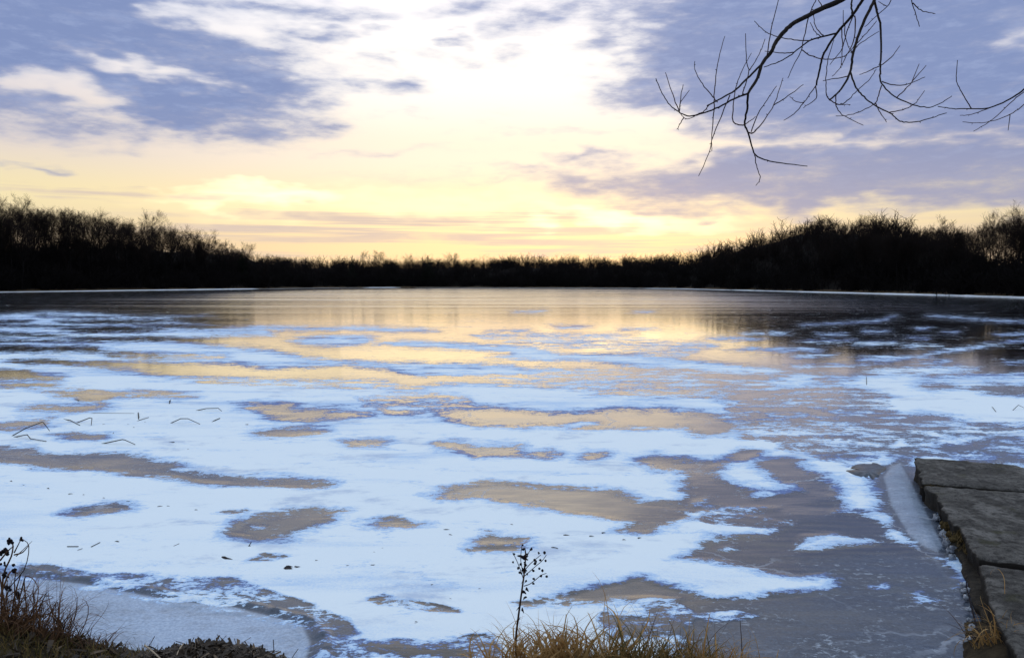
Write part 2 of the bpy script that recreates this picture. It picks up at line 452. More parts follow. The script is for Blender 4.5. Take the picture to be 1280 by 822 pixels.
 ('s', [(1000,720),(1030,716),(1050,722),(1044,737),(1020,741),(1010,730)]),
 ('c', [(83,643),(105,634),(130,630),(165,630),(160,636),(120,640),(95,645)]),
 ('c', [(283,664),(300,652),(330,642),(380,637),(430,636),(415,645),(385,660),(350,671),(320,675)]), ('s', [(312,657),(328,658),(330,661),(315,661)]), ('m', [(255,644),(280,637),(310,634),(332,637),(300,643)]),
 ('c', [(458,655),(480,648),(505,648),(530,655),(510,659),(475,659)]), ('c', [(592,674),(610,668),(640,670),(660,672),(655,680),(600,678)]), ('c', [(597,686),(640,680),(655,683),(650,690),(610,689)]), ('m', [(600,662),(640,661),(642,664),(605,665)]),
 ('m', [(450,748),(480,742),(520,748),(575,760),(580,768),(540,766),(470,757)]), ('m', [(300,702),(330,690),(372,694),(345,702)]), ('m', [(640,752),(700,745),(760,748),(700,757)]),
 ('m', [(20,702),(60,704),(120,715),(200,716),(300,722),(360,742),(440,772),(480,822),(480,850),(400,850),(395,780),(340,765),(290,752),(200,742),(100,725),(20,712)]),
 ('m', [(440,800),(520,795),(620,790),(640,840),(440,850)]),
 ('c', [(1094,596),(1106,580),(1130,572),(1150,590),(1175,640),(1200,690),(1180,700),(1150,688),(1130,674),(1100,634)]),
 ('m', [(1110,530),(1400,522),(1400,615),(1280,592),(1140,566)]),
 ('m', [(1180,575),(1290,575),(1290,600),(1180,590)]),
 ('c', [(10,714),(110,727),(210,745),(300,756),(350,768),(388,782),(398,802),(380,860),(-60,860),(-60,705)]),

 ('m', [(14,709),(60,711),(110,720),(210,737),(300,748),(350,760),(392,776),(420,806),(380,812),(360,784),(290,768),(200,755),(105,737),(10,722)]),
]
FROST = [  # outline, amount, softness
 ([(14,698),(120,708),(230,718),(310,730),(380,752),(450,785),(480,830),(400,860),(330,780),(200,756),(20,724)], .72, 24),
 ([(10,712),(110,725),(210,744),(300,754),(350,767),(392,780),(402,802),(380,880),(-80,880),(-80,702)], 1.0, 26),
 ([(1096,596),(1106,582),(1130,572),(1146,600),(1166,640),(1187,682),(1176,696),(1150,686),(1130,672),(1106,632)], .88, 11),
 ([(1000,700),(1100,690),(1190,700),(1260,760),(1400,1000),(840,1000),(840,770),(900,750),(1000,745)], .62, 30),
 ([(860,780),(1240,780),(1300,1000),(700,1000),(740,800)], .75, 50),
 ([(1150,690),(1215,760),(1225,822),(1150,822)], .5, 40),
 ([(1060,560),(1110,540),(1200,530),(1330,530),(1330,600),(1140,575),(1100,585)], .55, 20),
 ([(1140,480),(1330,478),(1330,500),(1200,496)], .5, 12),
 ([(-60,556),(60,562),(215,576),(240,590),(300,600),(235,604),(100,588),(-60,580)], .35, 12),
 ([(640,756),(720,738),(800,722),(860,740),(840,800),(700,800)], .25, 20),
 ([(870,640),(1100,640),(1180,700),(1000,720),(850,700)], .10, 30),
 ([(70,541),(135,541),(135,549),(70,549)], .5, 6), ([(80,645),(170,628),(160,640)], .3, 8),
]
YS = 3.0


def sdf(P, poly, cap):
    """signed distance (negative inside), y weighted; P (n,2)"""
    poly = np.array(poly, float) * (1, YS)
    out = np.full(len(P), cap)
    lo = poly.min(0) - cap; hi = poly.max(0) + cap
    m = np.where(((P >= lo) & (P <= hi)).all(1))[0]
    if not len(m): return out
    Q = P[m]
    d2 = np.full(len(m), 1e18)
    ins = np.zeros(len(m), bool)
    for a, b in zip(poly, np.roll(poly, -1, 0)):
        e = b - a; w = Q - a
        t = np.clip((w @ e) / (e @ e + 1e-12), 0, 1)
        q = w - t[:, None] * e
        d2 = np.minimum(d2, (q * q).sum(1))
        cnd = (a[1] <= Q[:, 1]) != (b[1] <= Q[:, 1])
        xi = a[0] + (Q[:, 1] - a[1]) / (e[1] if abs(e[1]) > 1e-9 else 1e-9) * e[0]
        ins ^= cnd & (Q[:, 0] < xi)
    d = np.sqrt(d2)
    out[m] = np.clip(np.where(ins, -d, d), -cap, cap)
    return out


_TAB = {}


def fbm2(x, y, seed=0, octs=4):
    """cheap value-noise fbm in numpy, about -1..1"""
    if seed not in _TAB: _TAB[seed] = np.random.default_rng(seed).random((256, 256))
    T = _TAB[seed]
    out = np.zeros_like(x); amp = 1.0; tot = 0
    for o in range(octs):
        X = x * 2 ** o + 37.1 * o; Y = y * 2 ** o + 11.7 * o
        i = np.floor(X).astype(int); j = np.floor(Y).astype(int)
        u = X - i; v = Y - j
        u = u * u * (3 - 2 * u); v = v * v * (3 - 2 * v)
        g = lambda a, b: T[a % 256, b % 256]
        n = (g(i, j) * (1 - u) + g(i + 1, j) * u) * (1 - v) + (g(i, j + 1) * (1 - u) + g(i + 1, j + 1) * u) * v
        out += amp * (n * 2 - 1); tot += amp; amp *= 0.5
    return out / tot


def ice_material():
    m, nt, out = new_mat('ice_and_snow')
    pos = nt.new('ShaderNodeNewGeometry').outputs['Position']
    S = nt.new('ShaderNodeAttribute', attribute_name='snow').outputs['Fac']
    Fr = nt.new('ShaderNodeAttribute', attribute_name='frost').outputs['Fac']
    Am = nt.new('ShaderNodeAttribute', attribute_name='rag').outputs['Fac']
    p2 = nt.vmath('MULTIPLY', pos, (.62, 1.0, 1.0))
    n1 = nt.noise(p2, 2.0, 10, .74, .3)
    n2 = nt.noise(p2, .35, 6, .6)
    n3 = nt.noise(p2, 16.0, 6, .75, .4)
    dn = nt.math('ADD', nt.math('MULTIPLY', nt.math('SUBTRACT', n1, .5), 100.0), nt.math('MULTIPLY', nt.math('SUBTRACT', n2, .5), 30.0))
    dn = nt.math('ADD', dn, nt.math('MULTIPLY', nt.math('SUBTRACT', n3, .5), 46.0))
    Sx = nt.math('ADD', S, nt.math('MULTIPLY', dn, Am))
    snow = nt.mr(Sx, -2.5, 4.0)
    # snow thickness: bluish and translucent where thin
    streak = nt.noise(nt.vmath('MULTIPLY', pos, (.05, .30, 1)), 1.0, 6, .62, .6)
    thick = nt.math('ADD', nt.mr(Sx, 0.0, 24.0, .05, 1, False), nt.math('MULTIPLY', nt.math('SUBTRACT', streak, .50), 2.4))
    streak2 = nt.noise(nt.vmath('MULTIPLY', pos, (.35, 1.3, 1)), 1.0, 6, .66, .4)
    thick = nt.math('ADD', thick, nt.math('MULTIPLY', nt.math('SUBTRACT', streak2, .50), 1.5))
    grain = nt.noise(pos, 38.0, 4, .7)
    thick = nt.math('ADD', thick, nt.math('MULTIPLY', nt.math('SUBTRACT', grain, .5), .7))
    scol = nt.mix(nt.mr(thick, 0.0, .36), (.12, .18, .40), (.46, .64, .88))
    scol = nt.mix(nt.mr(thick, .35, 1.0), scol, (.80, .88, .93))
    dustn = nt.noise(p2, .9, 9, .72, .3)
    scol = nt.mix(nt.mr(dustn, .53, .68, 0, .62), scol, (.34, .45, .66))
    sb = nt.bump(nt.math('ADD', nt.math('MULTIPLY', grain, .4), nt.noise(p2, 4.0, 6, .6)), .35, .03)
    snow_sh = nt.bsdf(scol, .65, .18, normal=sb)
    # bare ice
    rip = nt.noise(nt.vmath('MULTIPLY', pos, (1.8, 8.0, 1)), 1.0, 7, .68, .8)
    rip2 = nt.noise(pos, 30.0, 3, .6)
    hb = nt.math('ADD', rip, nt.math('MULTIPLY', rip2, .25))
    ib = nt.bump(hb, .25, .011)
    spq = nt.new('ShaderNodeSeparateXYZ'); nt.l.new(pos, spq.inputs[0])
    nt.l.new(nt.mr(spq.outputs[1], 10.0, 34.0, .25, .05), ib.node.inputs['Strength'])   # wind ripples froze near the shore, smoother farther out
    deb = nt.noise(nt.vmath('MULTIPLY', pos, (1, 2.0, 1)), 7.0, 6, .75, .5)
    icol = nt.mix(nt.mr(n1, .35, .7), (.004, .0045, .0055), (.016, .016, .018))
    icol = nt.mix(nt.mr(deb, .62, .72), icol, (.003, .003, .003))
    ir = nt.mr(nt.noise(p2, 3.0, 6, .6), .3, .7, .02, .09)
    # the outer ice is rippled by wind: rougher, in long streaks
    spp = nt.new('ShaderNodeSeparateXYZ'); nt.l.new(pos, spp.inputs[0])
    outer = nt.mr(spp.outputs[1], 38.0, 120.0)
    stk = nt.noise(nt.vmath('MULTIPLY', pos, (.012, .16, 1)), 1.0, 5, .65)
    # a wind-ruffled reach of ice in the middle of the lake
    rq = nt.vmath('MULTIPLY', nt.vmath('SUBTRACT', pos, (-4, 230, 0)), (1 / 88, 1 / 190, 0))
    reach = nt.mr(nt.vmath('LENGTH', rq), 1.05, .55)
    ir = nt.math('ADD', ir, nt.math('MULTIPLY', outer, nt.mr(stk, .35, .65, .0, .06)))
    ir = nt.math('ADD', ir, nt.math('MULTIPLY', reach, nt.mr(stk, .35, .65, .06, .17)))
    ice_sh = nt.bsdf(icol, ir, .5, 1.33, normal=ib)
    pb = ice_sh.node   # a film of melt water over the ice
    pb.inputs['Coat Weight'].default_value = .6
    nt.l.new(ir, pb.inputs['Coat Roughness'])
    pb.inputs['Coat IOR'].default_value = 1.33
    nt.l.new(ib, pb.inputs['Coat Normal'])
    # frosted grey ice
    fcol = nt.mix(nt.mr(grain, .3, .7), (.05, .07, .11), (.125, .165, .24))
    fcol = nt.mix(nt.mr(n1, .38, .68, 0.0, .75), fcol, (.045, .05, .065))
    fcol = nt.mix(nt.mr(nt.math('ADD', n3, nt.math('MULTIPLY', n1, .6)), .86, .98, 0, .8), fcol, (.45, .52, .62))
    scr = nt.noise(nt.vmath('MULTIPLY', pos, (1.2, 6.0, 1)), 1.5, 8, .72, 1.2)
    fcol = nt.mix(nt.mr(scr, .55, .70, 0, .6), fcol, (.05, .06, .08))
    pale = nt.mix(nt.mr(grain, .3, .7), (.28, .36, .50), (.46, .56, .71))
    pale = nt.mix(nt.mr(scr, .50, .72, 0, .55), pale, (.22, .27, .38))
    fcol = nt.mix(nt.mr(Fr, .78, .95), fcol, pale)
    fb = nt.bump(nt.math('ADD', nt.math('MULTIPLY', grain, .5), n1), .3, .03)
    frost_sh = nt.bsdf(fcol, .42, .45, 1.31, normal=fb)
    fm = nt.math('MULTIPLY', Fr, nt.mr(nt.math('ADD', n1, nt.math('MULTIPLY', n3, .4)), .45, .85, .55, 1.15), clamp=True)
    rimf = nt.math('MULTIPLY', nt.mr(Sx, -14.0, 0.0, 0, .75), nt.mr(n3, .42, .62))
    # healed cracks
    vo = nt.new('ShaderNodeTexVoronoi', feature='DISTANCE_TO_EDGE')
    wv = nt.vmath('SUBTRACT', nt.noise(pos, 1.1, 4, .65, out='Color'), (.5, .5, .5))
    nt.l.new(nt.vmath('ADD', pos, nt.vmath('MULTIPLY', wv, (1.3, 1.3, 0))), vo.inputs['Vector'])
    vo.inputs['Scale'].default_value = .42
    crk = nt.math('MULTIPLY', nt.mr(vo.outputs['Distance'], .003, .010, 1, 0), nt.mr(n2, .42, .58, 0, .75))
    sh = nt.mixsh(nt.math('MAXIMUM', fm, rimf), ice_sh, frost_sh)
    sh = nt.mixsh(crk, sh, nt.bsdf((.34, .38, .46), .5, .4))
    # fine frost crystals scattered on every bare patch
    sh = nt.mixsh(snow, sh, snow_sh)
    nt.l.new(sh, out.inputs[0])
    return m


def build_ice():
    ys = np.concatenate([np.linspace(980, 832, 30), np.arange(830, 420, -1.5), np.arange(420, 358.6, -0.9)])
    depth = np.array([on_z(640, y)[1] for y in ys])
    sl_in = np.arange(-.86, .86001, .0032)
    k = np.array([.9, 1.0, 1.2, 1.5, 2, 3, 5, 9])
    sl = np.concatenate([-k[::-1], sl_in, k])
    Y, Sl = np.meshgrid(depth, sl, indexing='ij')
    X = Sl * Y
    V = np.stack([X.ravel(), Y.ravel(), np.zeros(X.size)], 1)
    w = V - CAM
    zc = w @ FW
    P = np.stack([640 + FPX * w[:, 0] / zc, (411 - FPX * (w @ UP) / zc) * YS], 1)
    cap = 30.0
    s = -sdf(P, BASE, cap)
    rag = np.ones(len(P))
    for kind, poly in OPS:
        d = sdf(P, poly, cap)
        if kind == 'c': s = np.minimum(s, d)
        elif kind == 's':
            s = np.maximum(s, -d)
            pa = np.array(poly)
            if pa[:, 0].min() > 880 and pa[:, 1].max() < 462:      # slivers and cracks keep a clean outline
                rag *= 1 - .85 * np.clip(1.3 - d / 8, 0, 1)
        else:
            f = np.clip(-d / 10 + .3, 0, 1)
            s = s * (1 - f) + np.clip(s, -.5, 2.0) * f
            rag = np.maximum(rag, 1 + .7 * f)
    # fewer ragged edges far away, where the noise is finer than the streaks
    yy = P[:, 1] / YS
    rag *= np.interp(yy, [360, 400, 440, 500, 1000], [.55, .75, .85, .95, 1.0])
    fr = np.zeros(len(P))
    for poly, amt, soft in FROST:
        d = sdf(P, poly, 90.0)
        t = np.clip(.5 - d / (2 * soft), 0, 1)
        fr = np.maximum(fr, amt * t * t * (3 - 2 * t))
    # relief: the hump of ice beside the pier, the ridge of shore ice, small swells
    hump = np.clip(-sdf(P, FROST[2][0], 40) / 24, 0, 1)
    hump = hump * hump * (3 - 2 * hump)
    dl = sdf(P, FROST[1][0], 40)
    ridge = np.exp(-((dl - 6) / 9) ** 2) * (yy > 690)
    near = np.clip((26 - V[:, 1]) / 16, 0, 1)
    z = hump * .03 + ridge * .022 + near * (.012 * fbm2(V[:, 0] * .8, V[:, 1] * 1.2, 3) + .006 * np.clip(s / 10, -1, 1))
    z += near * ridge * .03 * fbm2(V[:, 0] * 6, V[:, 1] * 8, 5)
    V[:, 2] = z
    nr, nc = X.shape
    idx = np.arange(nr * nc).reshape(nr, nc)
    F = np.stack([idx[:-1, :-1], idx[:-1, 1:], idx[1:, 1:], idx[1:, :-1]], -1).reshape(-1, 4)
    me = make_mesh('lake_ice', V, F, ice_material(), True, {'snow': s, 'frost': fr, 'rag': rag})
    tag(link('lake_ice', me), kind='structure')


build_ice()

# ------------------------------------------------------------------ shores and hills
SHORE_PX = [(-160, 372), (-60, 367), (0, 365), (120, 363.5), (240, 362), (325, 360.9), (420, 359.6), (500, 359.2), (640, 359.6), (760, 360), (840, 360.6), (900, 362.2), (1000, 364.6), (1100, 367), (1200, 369.6), (1280, 372), (1360, 375.5)]
SHORE = [tuple(on_z(px, py)[:2]) for px, py in SHORE_PX]


def shore_depth(px):
    return np.interp(px, [p[0] for p in SHORE_PX], [s[1] for s in SHORE])


RING = [(-7.5, 5.0), (-20, 2), (-70, 0), (-120, 20), (-165, 70), (-185, 110)] + SHORE + [(112, 110), (112, 60), (90, 22), (50, 5), (20, 3), (10, 4.5)]
CEN = np.array([0.0, 60.0])
# (pixel column, height of the ground behind the shore, skyline row of the tree tops)
HILL = [(-160, 13, 240), (0, 13, 246), (60, 14.5, 248), (100, 16, 254), (150, 16.5, 261), (200, 16, 270), (250, 15.5, 284), (300, 14.5, 302), (335, 11.5, 318), (380, 10.8, 321), (470, 10.8, 322), (560, 10.6, 323), (680, 10.4, 323), (780, 10.4, 322), (860, 10.8, 322), (890, 13, 316), (920, 15, 304), (960, 17.5, 293), (990, 19.5, 280), (1080, 18.5, 273), (1150, 15.5, 276), (1210, 11, 276), (1240, 6.5, 265), (1280, 6.5, 256), (1360, 7, 250)]


def hill_h(px): return np.interp(px, [h[0] for h in HILL], [h[1] for h in HILL])


def skyline(px): return np.interp(px, [h[0] for h in HILL], [h[2] for h in HILL])


def px_of(x, y): return 640 + FPX * x / np.maximum(y, 1e-3)


RA = np.array([math.atan2(p[0] - CEN[0], p[1] - CEN[1]) for p in RING])
RR = np.array([math.hypot(p[0] - CEN[0], p[1] - CEN[1]) for p in RING])
o_ = np.argsort(RA); RA = RA[o_]; RR = RR[o_]


def ground(x, y):
    """height of the land at x, y (arrays)"""
    x = np.asarray(x, float); y = np.asarray(y, float)
    th = np.arctan2(x - CEN[0], y - CEN[1])
    d = np.hypot(x - CEN[0], y - CEN[1]) - np.interp(th, RA, RR, period=2 * math.pi)
    px = np.where(y > 20, px_of(x, y), 4000.0 * np.sign(x))
    H = np.where(y > 20, hill_h(px), np.clip(3 + np.abs(x) * .05, 0, 8))
    t = np.clip(d / 42, 0, 1)
    h = np.where(d < 6, np.where(d < 0, d * .35, d * .13), .78) + np.where(d > 6, 1, 0) * (H - .78) * np.clip((d - 6) / 40, 0, 1) ** .9
    h = h + np.clip(d / 20, 0, 1) * (1.1 * fbm2(x * .05, y * .05, 9) + .9 * fbm2(x * .22, y * .22, 10, 3))
    h = h - np.clip((d - 120) / 500, 0, 1) * H * .7
    near = np.clip((16 - np.hypot(x, y)) / 8, 0, 1)
    return h * (1 - near) - .25 * near


m_land, nt, out = new_mat('forest_floor')
pos = nt.new('ShaderNodeNewGeometry').outputs['Position']
sp = nt.new('ShaderNodeSeparateXYZ'); nt.l.new(pos, sp.inputs[0])
n = nt.noise(pos, .8, 8, .65)
c = nt.mix(nt.mr(n, .3, .7), (.006, .0055, .0055), (.015, .012, .010))
g_ = nt.mix(nt.mr(n, .3, .7), (.05, .036, .022), (.12, .085, .05))
c = nt.mix(nt.mr(nt.math('ADD', sp.outputs[2], nt.math('MULTIPLY', n, .5)), .75, 1.15), g_, c)
nt.l.new(nt.bsdf(c, .9, .1, normal=nt.bump(n, .6, .2)), out.inputs[0])


def build_land():
    na = 1440
    th = np.linspace(-math.pi, math.pi, na, endpoint=False)
    rr = np.interp(th, RA, RR, period=2 * math.pi)
    dd = np.array([-2.5, -1, 0, 1, 2, 4, 6, 8, 12, 16, 20, 25, 30, 36, 42, 50, 60, 75, 95, 120, 160, 220, 320, 500, 800, 1300, 2200, 3500])
    Rr = rr[None, :] + dd[:, None]
    X = CEN[0] + np.sin(th)[None, :] * Rr; Y = CEN[1] + np.cos(th)[None, :] * Rr
    Z = ground(X, Y)
    V = np.stack([X.ravel(), Y.ravel(), Z.ravel()], 1)
    nr = len(dd)
    idx = np.arange(nr * na).reshape(nr, na)
    nx = np.roll(idx, -1, 1)
    F = np.stack([idx[:-1], idx[1:], nx[1:], nx[:-1]], -1).reshape(-1, 4)
    tag(link('shore_hills', make_mesh('shore_hills', V, F, m_land)), kind='structure')


build_land()

# a rim of snow piled against the far shore
m_snow = simple_mat('snow_rim', (.70, .78, .88), (.85, .89, .93), 1.0, .7, .2)


def rim(pxa, pxb, h0, h1, off=2.0, sag=.6):
    pxs = np.arange(pxa, pxb + .1, 2.0)
    dep = shore_depth(pxs) - off
    mb_h = np.interp(pxs, [pxa, pxa + 12, pxb - 12, pxb], [0.02, h0, h1, .02]) * (1 + .45 * fbm2(pxs * .11, pxs * 0 + 2, 4) * sag)
    x = (pxs - 640) / FPX * dep
    rows = [(-1.0, -.02), (-.35, .75), (0, 1.0), (.5, .75), (1.6, -.02)]
    V = np.concatenate([np.stack([x, dep + a, np.where(b > 0, mb_h * b, b)], 1) for a, b in rows])
    n_ = len(pxs)
    idx = np.arange(5 * n_).reshape(5, n_)
    F = np.stack([idx[:-1, :-1], idx[:-1, 1:], idx[1:, 1:], idx[1:, :-1]], -1).reshape(-1, 4)
    return V, F


Vs, Fs, k_ = [], [], 0
for a in [(-60, 326, .10, .24, 1.5), (452, 502, .20, .20, 3), (326, 452, .04, .04, 3), (520, 840, .03, .06, 3), (800, 1362, .14, .27, 2)]:
    V, F = rim(*a); Vs.append(V); Fs.append(F + k_); k_ += len(V)
tag(link('snow_rim', make_mesh('snow_rim', np.concatenate(Vs), np.concatenate(Fs), m_snow)), kind='structure')

# ------------------------------------------------------------------ trees
m_bark = simple_mat('bark', (.006, .0055, .006), (.014, .012, .012), 3.0, .95, .05, (1, 1, .2), 0)
m_twig = simple_mat('twig_bark', (.010, .008, .008), (.022, .016, .014), 1.0, .95, .05, (1, 1, .3), 0)
m_needle = simple_mat('conifer_needles', (.006, .009, .007), (.013, .018, .013), 2.0, .95, .05, (1, 1, 1), 0)


def unit(v): return v / (np.linalg.norm(v) + 1e-12)


def grow(rg, p0, d0, L, n, up=.25, wob=.12):
    pts = [np.array(p0, float)]; d = unit(np.array(d0, float))
    for i in range(n):
        d = unit(d + np.array([0, 0, up / n]) + rg.normal(0, wob, 3))
        pts.append(pts[-1] + d * L / n)
    return np.array(pts)


def tilt(rg, d, ang):
    """a direction at angle ang from d, random around it"""
    a = unit(np.cross(d, rg.normal(0, 1, 3)))
    return unit(d * math.cos(ang) + a * math.sin(ang))


def gen_tree(seed, H=18.0, spread=1.0, limbs=15, low=.32, fine=2, tw=(6, 5)):
    rg = np.random.default_rng(seed)
    T, C = MB(), MB()
    tr = grow(rg, (0, 0, -.4), (rg.normal(0, .04), rg.normal(0, .04), 1), H * .93, 9, .3, .05)
    r0 = H * .0135
    T.tube(tr, np.linspace(r0, r0 * .12, len(tr)), 6)
    for i in range(limbs):
        f = low + (0.97 - low) * ((i + rg.random()) / limbs)
        k = f * (len(tr) - 1); j = min(int(k), len(tr) - 2)
        p = tr[j] + (tr[j + 1] - tr[j]) * (k - j)
        td = unit(tr[j + 1] - tr[j])
        L = H * (.16 + .24 * math.sin(math.pi * min(1, (1 - f) * 1.1 + .12))) * rg.uniform(.75, 1.2) * spread
        lp = grow(rg, p, tilt(rg, td, R(rg.uniform(28, 62))), L, 6, .6, .08)
        rl = r0 * (1 - f * .8) * .42
        T.tube(lp, np.linspace(rl, rl * .25, len(lp)), 4)
        for b in range(tw[0]):
            g = rg.uniform(.22, 1.0); kk = g * (len(lp) - 1); jj = min(int(kk), len(lp) - 2)
            q = lp[jj] + (lp[jj + 1] - lp[jj]) * (kk - jj)
            ld = unit(lp[jj + 1] - lp[jj])
            bl = L * rg.uniform(.28, .5)
            bp = grow(rg, q, tilt(rg, ld, R(rg.uniform(20, 50))), bl, 4, .45, .09)
            C.tube(bp, np.linspace(rl * .32 + .008, .010, len(bp)), 3)
            for t in range(tw[1]):
                g = rg.uniform(.2, 1.0); kk = g * (len(bp) - 1); jj = min(int(kk), len(bp) - 2)
                q2 = bp[jj] + (bp[jj + 1] - bp[jj]) * (kk - jj)
                bd = unit(bp[jj + 1] - bp[jj])
                tp = grow(rg, q2, tilt(rg, bd, R(rg.uniform(20, 55))), bl * rg.uniform(.35, .7), 3, .15, .10)
                C.tube(tp, np.linspace(.013, .007, len(tp)), 3)
                for u in range(fine):
                    kk = rg.integers(0, len(tp) - 1)
                    up_ = grow(rg, tp[kk], tilt(rg, unit(tp[kk + 1] - tp[kk]), R(rg.uniform(20, 55))), bl * rg.uniform(.2, .45), 2, .05, .15)
                    C.tube(up_, np.linspace(.009, .005, len(up_)), 3)
    top = max(v[:, 2].max() for v in T.V + C.V)
    for mbx in (T, C): mbx.V = [v * (H / top) for v in mbx.V]
    return T, C


def gen_conifer(seed, H=14.0):
    rg = np.random.default_rng(seed)
    T, C = MB(), MB()
    T.tube(np.array([(0, 0, -.4), (0, 0, H * .5), (0, 0, H)]), np.array([.18, .1, .02]), 6)
    z = H * .08
    while z < H * .985:
        L = (H - z) * .23 + .12
        for k in range(7):
            a = rg.uniform(0, 6.283)
            d = np.array([math.cos(a), math.sin(a), -.12])
            bp = grow(rg, (0, 0, z + rg.uniform(-.15, .15)), d, L * rg.uniform(.7, 1.1), 4, .15, .06)
            C.tube(bp, np.linspace(.05, .02, 5), 3)
            for t in range(7):
                kk = rg.integers(0, 4)
                q = bp[kk] + (bp[kk + 1] - bp[kk]) * rg.random()
                tp = grow(rg, q, tilt(rg, unit(d), R(rg.uniform(30, 70))) + np.array([0, 0, -.1]), L * .3, 2, 0, .1)
                C.tube(tp, np.array([.09, .06, .02]), 3)
        z += H * .042
    return T, C


TREE_H = 18.0
BANK = []
for s in range(7):
    T, C = gen_tree(100 + s, TREE_H, .85 + .06 * (s % 4), 17, .34 + .03 * (s % 3), 4, (8, 6))
    tv, tf, ta = T.arrays(); cv_, cf, ca = C.arrays()
    BANK.append((make_mesh('trunk', tv, tf, m_bark), make_mesh('crown', cv_, cf, m_twig)))
FAR = []
for s in range(5):
    T, C = gen_tree(200 + s, TREE_H, 1.0 + .08 * (s % 3), 13, .2, 1, (6, 5))
    tv, tf, ta = T.arrays(); cv_, cf, ca = C.arrays()
    me = make_mesh('bare_tree', np.concatenate([tv, cv_]), np.concatenate([tf, cf + len(tv)]), m_bark)
    me.materials.append(m_twig)
    mi = np.zeros(len(me.polygons), dtype=np.int32); mi[len(tf):] = 1
    me.polygons.foreach_set('material_index', mi)
    FAR.append(me)
CON_T, CON_C = gen_conifer(5)
tv, tf, _ = CON_T.arrays(); cv_, cf, _ = CON_C.arrays()
CON = (make_mesh('trunk', tv, tf, m_bark), make_mesh('crown', cv_, cf, m_needle))


def spot(px, back):
    """a point `back` metres behind the far shore on the line through pixel column px"""
    Y = float(shore_depth(px)) + back
    x = (px - 640) / FPX * Y
    return x, Y, float(ground(np.array([x]), np.array([Y]))[0])


def put_tree(meshes, px, back, H, label, group=None, width=1.0, name='bare_tree', cat='tree', baseH=TREE_H):
    x, Y, z = spot(px, back)
    if isinstance(meshes, tuple):
        o = empty(name, (x, Y, z - .1))
        link('trunk', meshes[0], o); link('crown', meshes[1], o)
    else:
        o = link(name, meshes, None, (x, Y, z - .1))
    s = H / baseH
    o.scale = (s * width, s * width, s)
    o.rotation_euler = (0, 0, rnd.uniform(0, 6.28))
    return tag(o, label, cat, group)


def top_height(px, back, row):
    x, Y, z = spot(px, back)
    return 3 + (352 - row) / FPX * Y - z


def want_h(px, back, jit):
    return max(4.5, min(25, top_height(px, back, float(skyline(px)) + jit)))


# trees told apart on the skyline
put_tree(BANK[0], 6, 30, top_height(6, 30, 240), 'tall straight bare tree at the far left edge of the left bank wood', width=.75)
put_tree(BANK[2], 34, 34, top_height(34, 34, 238), 'tallest broad crowned bare tree of the left bank, beside the straight tree at its edge', width=1.15)
put_tree(BANK[4], 192, 22, top_height(192, 22, 260), 'bare tree whose top pokes above the falling skyline of the left bank', width=.9)
put_tree(BANK[3], 258, 16, top_height(258, 16, 283), 'spreading bare tree low on the end slope of the left bank', width=1.25)
put_tree(BANK[5], 312, 22, top_height(312, 22, 299), 'small pale bare tree at the foot of the left bank where the far shore begins', width=1.0)
put_tree(CON, 304, 12, top_height(304, 12, 309), 'small dark conifer at the foot of the left bank', width=1.2, name='conifer', baseH=14)
put_tree(CON, 441, 8, top_height(441, 8, 318), 'dark pointed conifer standing in the far treeline', width=.9, name='conifer', baseH=14)
put_tree(CON, 535, 8, top_height(535, 8, 319), 'ragged dark pine in the gap of the far treeline', width=1.5, name='conifer', baseH=14)
put_tree(BANK[1], 453, 24, top_height(453, 24, 311), 'narrow pale bare tree rising above the far treeline', width=.8)
put_tree(BANK[5], 475, 26, top_height(475, 26, 310), 'round crowned bare tree standing highest over the far treeline', width=1.15)
put_tree(BANK[2], 512, 24, top_height(512, 24, 315), 'broad bare tree above the far treeline between round tree and ragged pine', width=1.3)
put_tree(BANK[6], 567, 24, top_height(567, 24, 314), 'flat topped bare tree above the far treeline right of the ragged pine', width=1.2)
put_tree(BANK[1], 1037, 26, top_height(1037, 26, 265), 'pale bushy bare tree topping the crest of the right bank', width=1.2)
put_tree(BANK[6], 1084, 26, top_height(1084, 26, 265), 'wide bare tree topping the right bank beyond the bushy pale one', width=1.4)
put_tree(BANK[2], 1178, 26, top_height(1178, 26, 265), 'lone round bare crown standing above the level right bank', width=.9)
put_tree(BANK[0], 1244, 14, top_height(1244, 14, 258), 'tall bare tree left of the tallest one at the right edge of the wood', width=.9)
put_tree(BANK[4], 1268, 12, top_height(1268, 12, 250), 'tallest bare tree at the far right edge of the right bank wood', width=1.1)

# the woods on both banks
n_l = 0
for i in range(92):
    px = -50 + 385 * (i + rnd.random()) / 92
    back = rnd.choice([5, 9, 14, 20, 27, 35, 44]) + rnd.uniform(-2, 2)
    put_tree(BANK[rnd.randrange(7)], px, back, want_h(px, back, rnd.uniform(-3, 16)) * rnd.uniform(.9, 1), 'bare dark tree in the wood on the left bank', 'bare trees massed on the left bank', rnd.uniform(.75, 1.15))
for i in range(98):
    px = 880 + 460 * (i + rnd.random()) / 98
    back = rnd.choice([7, 10, 14, 19, 26, 34, 42]) + rnd.uniform(-2, 2)
    put_tree(BANK[rnd.randrange(7)], px, back, want_h(px, back, rnd.uniform(-2, 10)) * rnd.uniform(.88, 1), 'bare dark tree in the wood on the right bank', 'bare trees massed on the right bank', rnd.uniform(.8, 1.3))
for i in range(88):
    px = 325 + 575 * (i + rnd.random()) / 88
    back = rnd.choice([4, 8, 14, 22, 30]) + rnd.uniform(-2, 2)
    put_tree(FAR[rnd.randrange(5)], px, back, want_h(px, back, rnd.choice([-6, -4, -2, 1, 4, 7]) + rnd.uniform(-2, 2)), 'bare tree in the low treeline across the lake', 'bare trees along the far shore', rnd.uniform(1.0, 1.6))


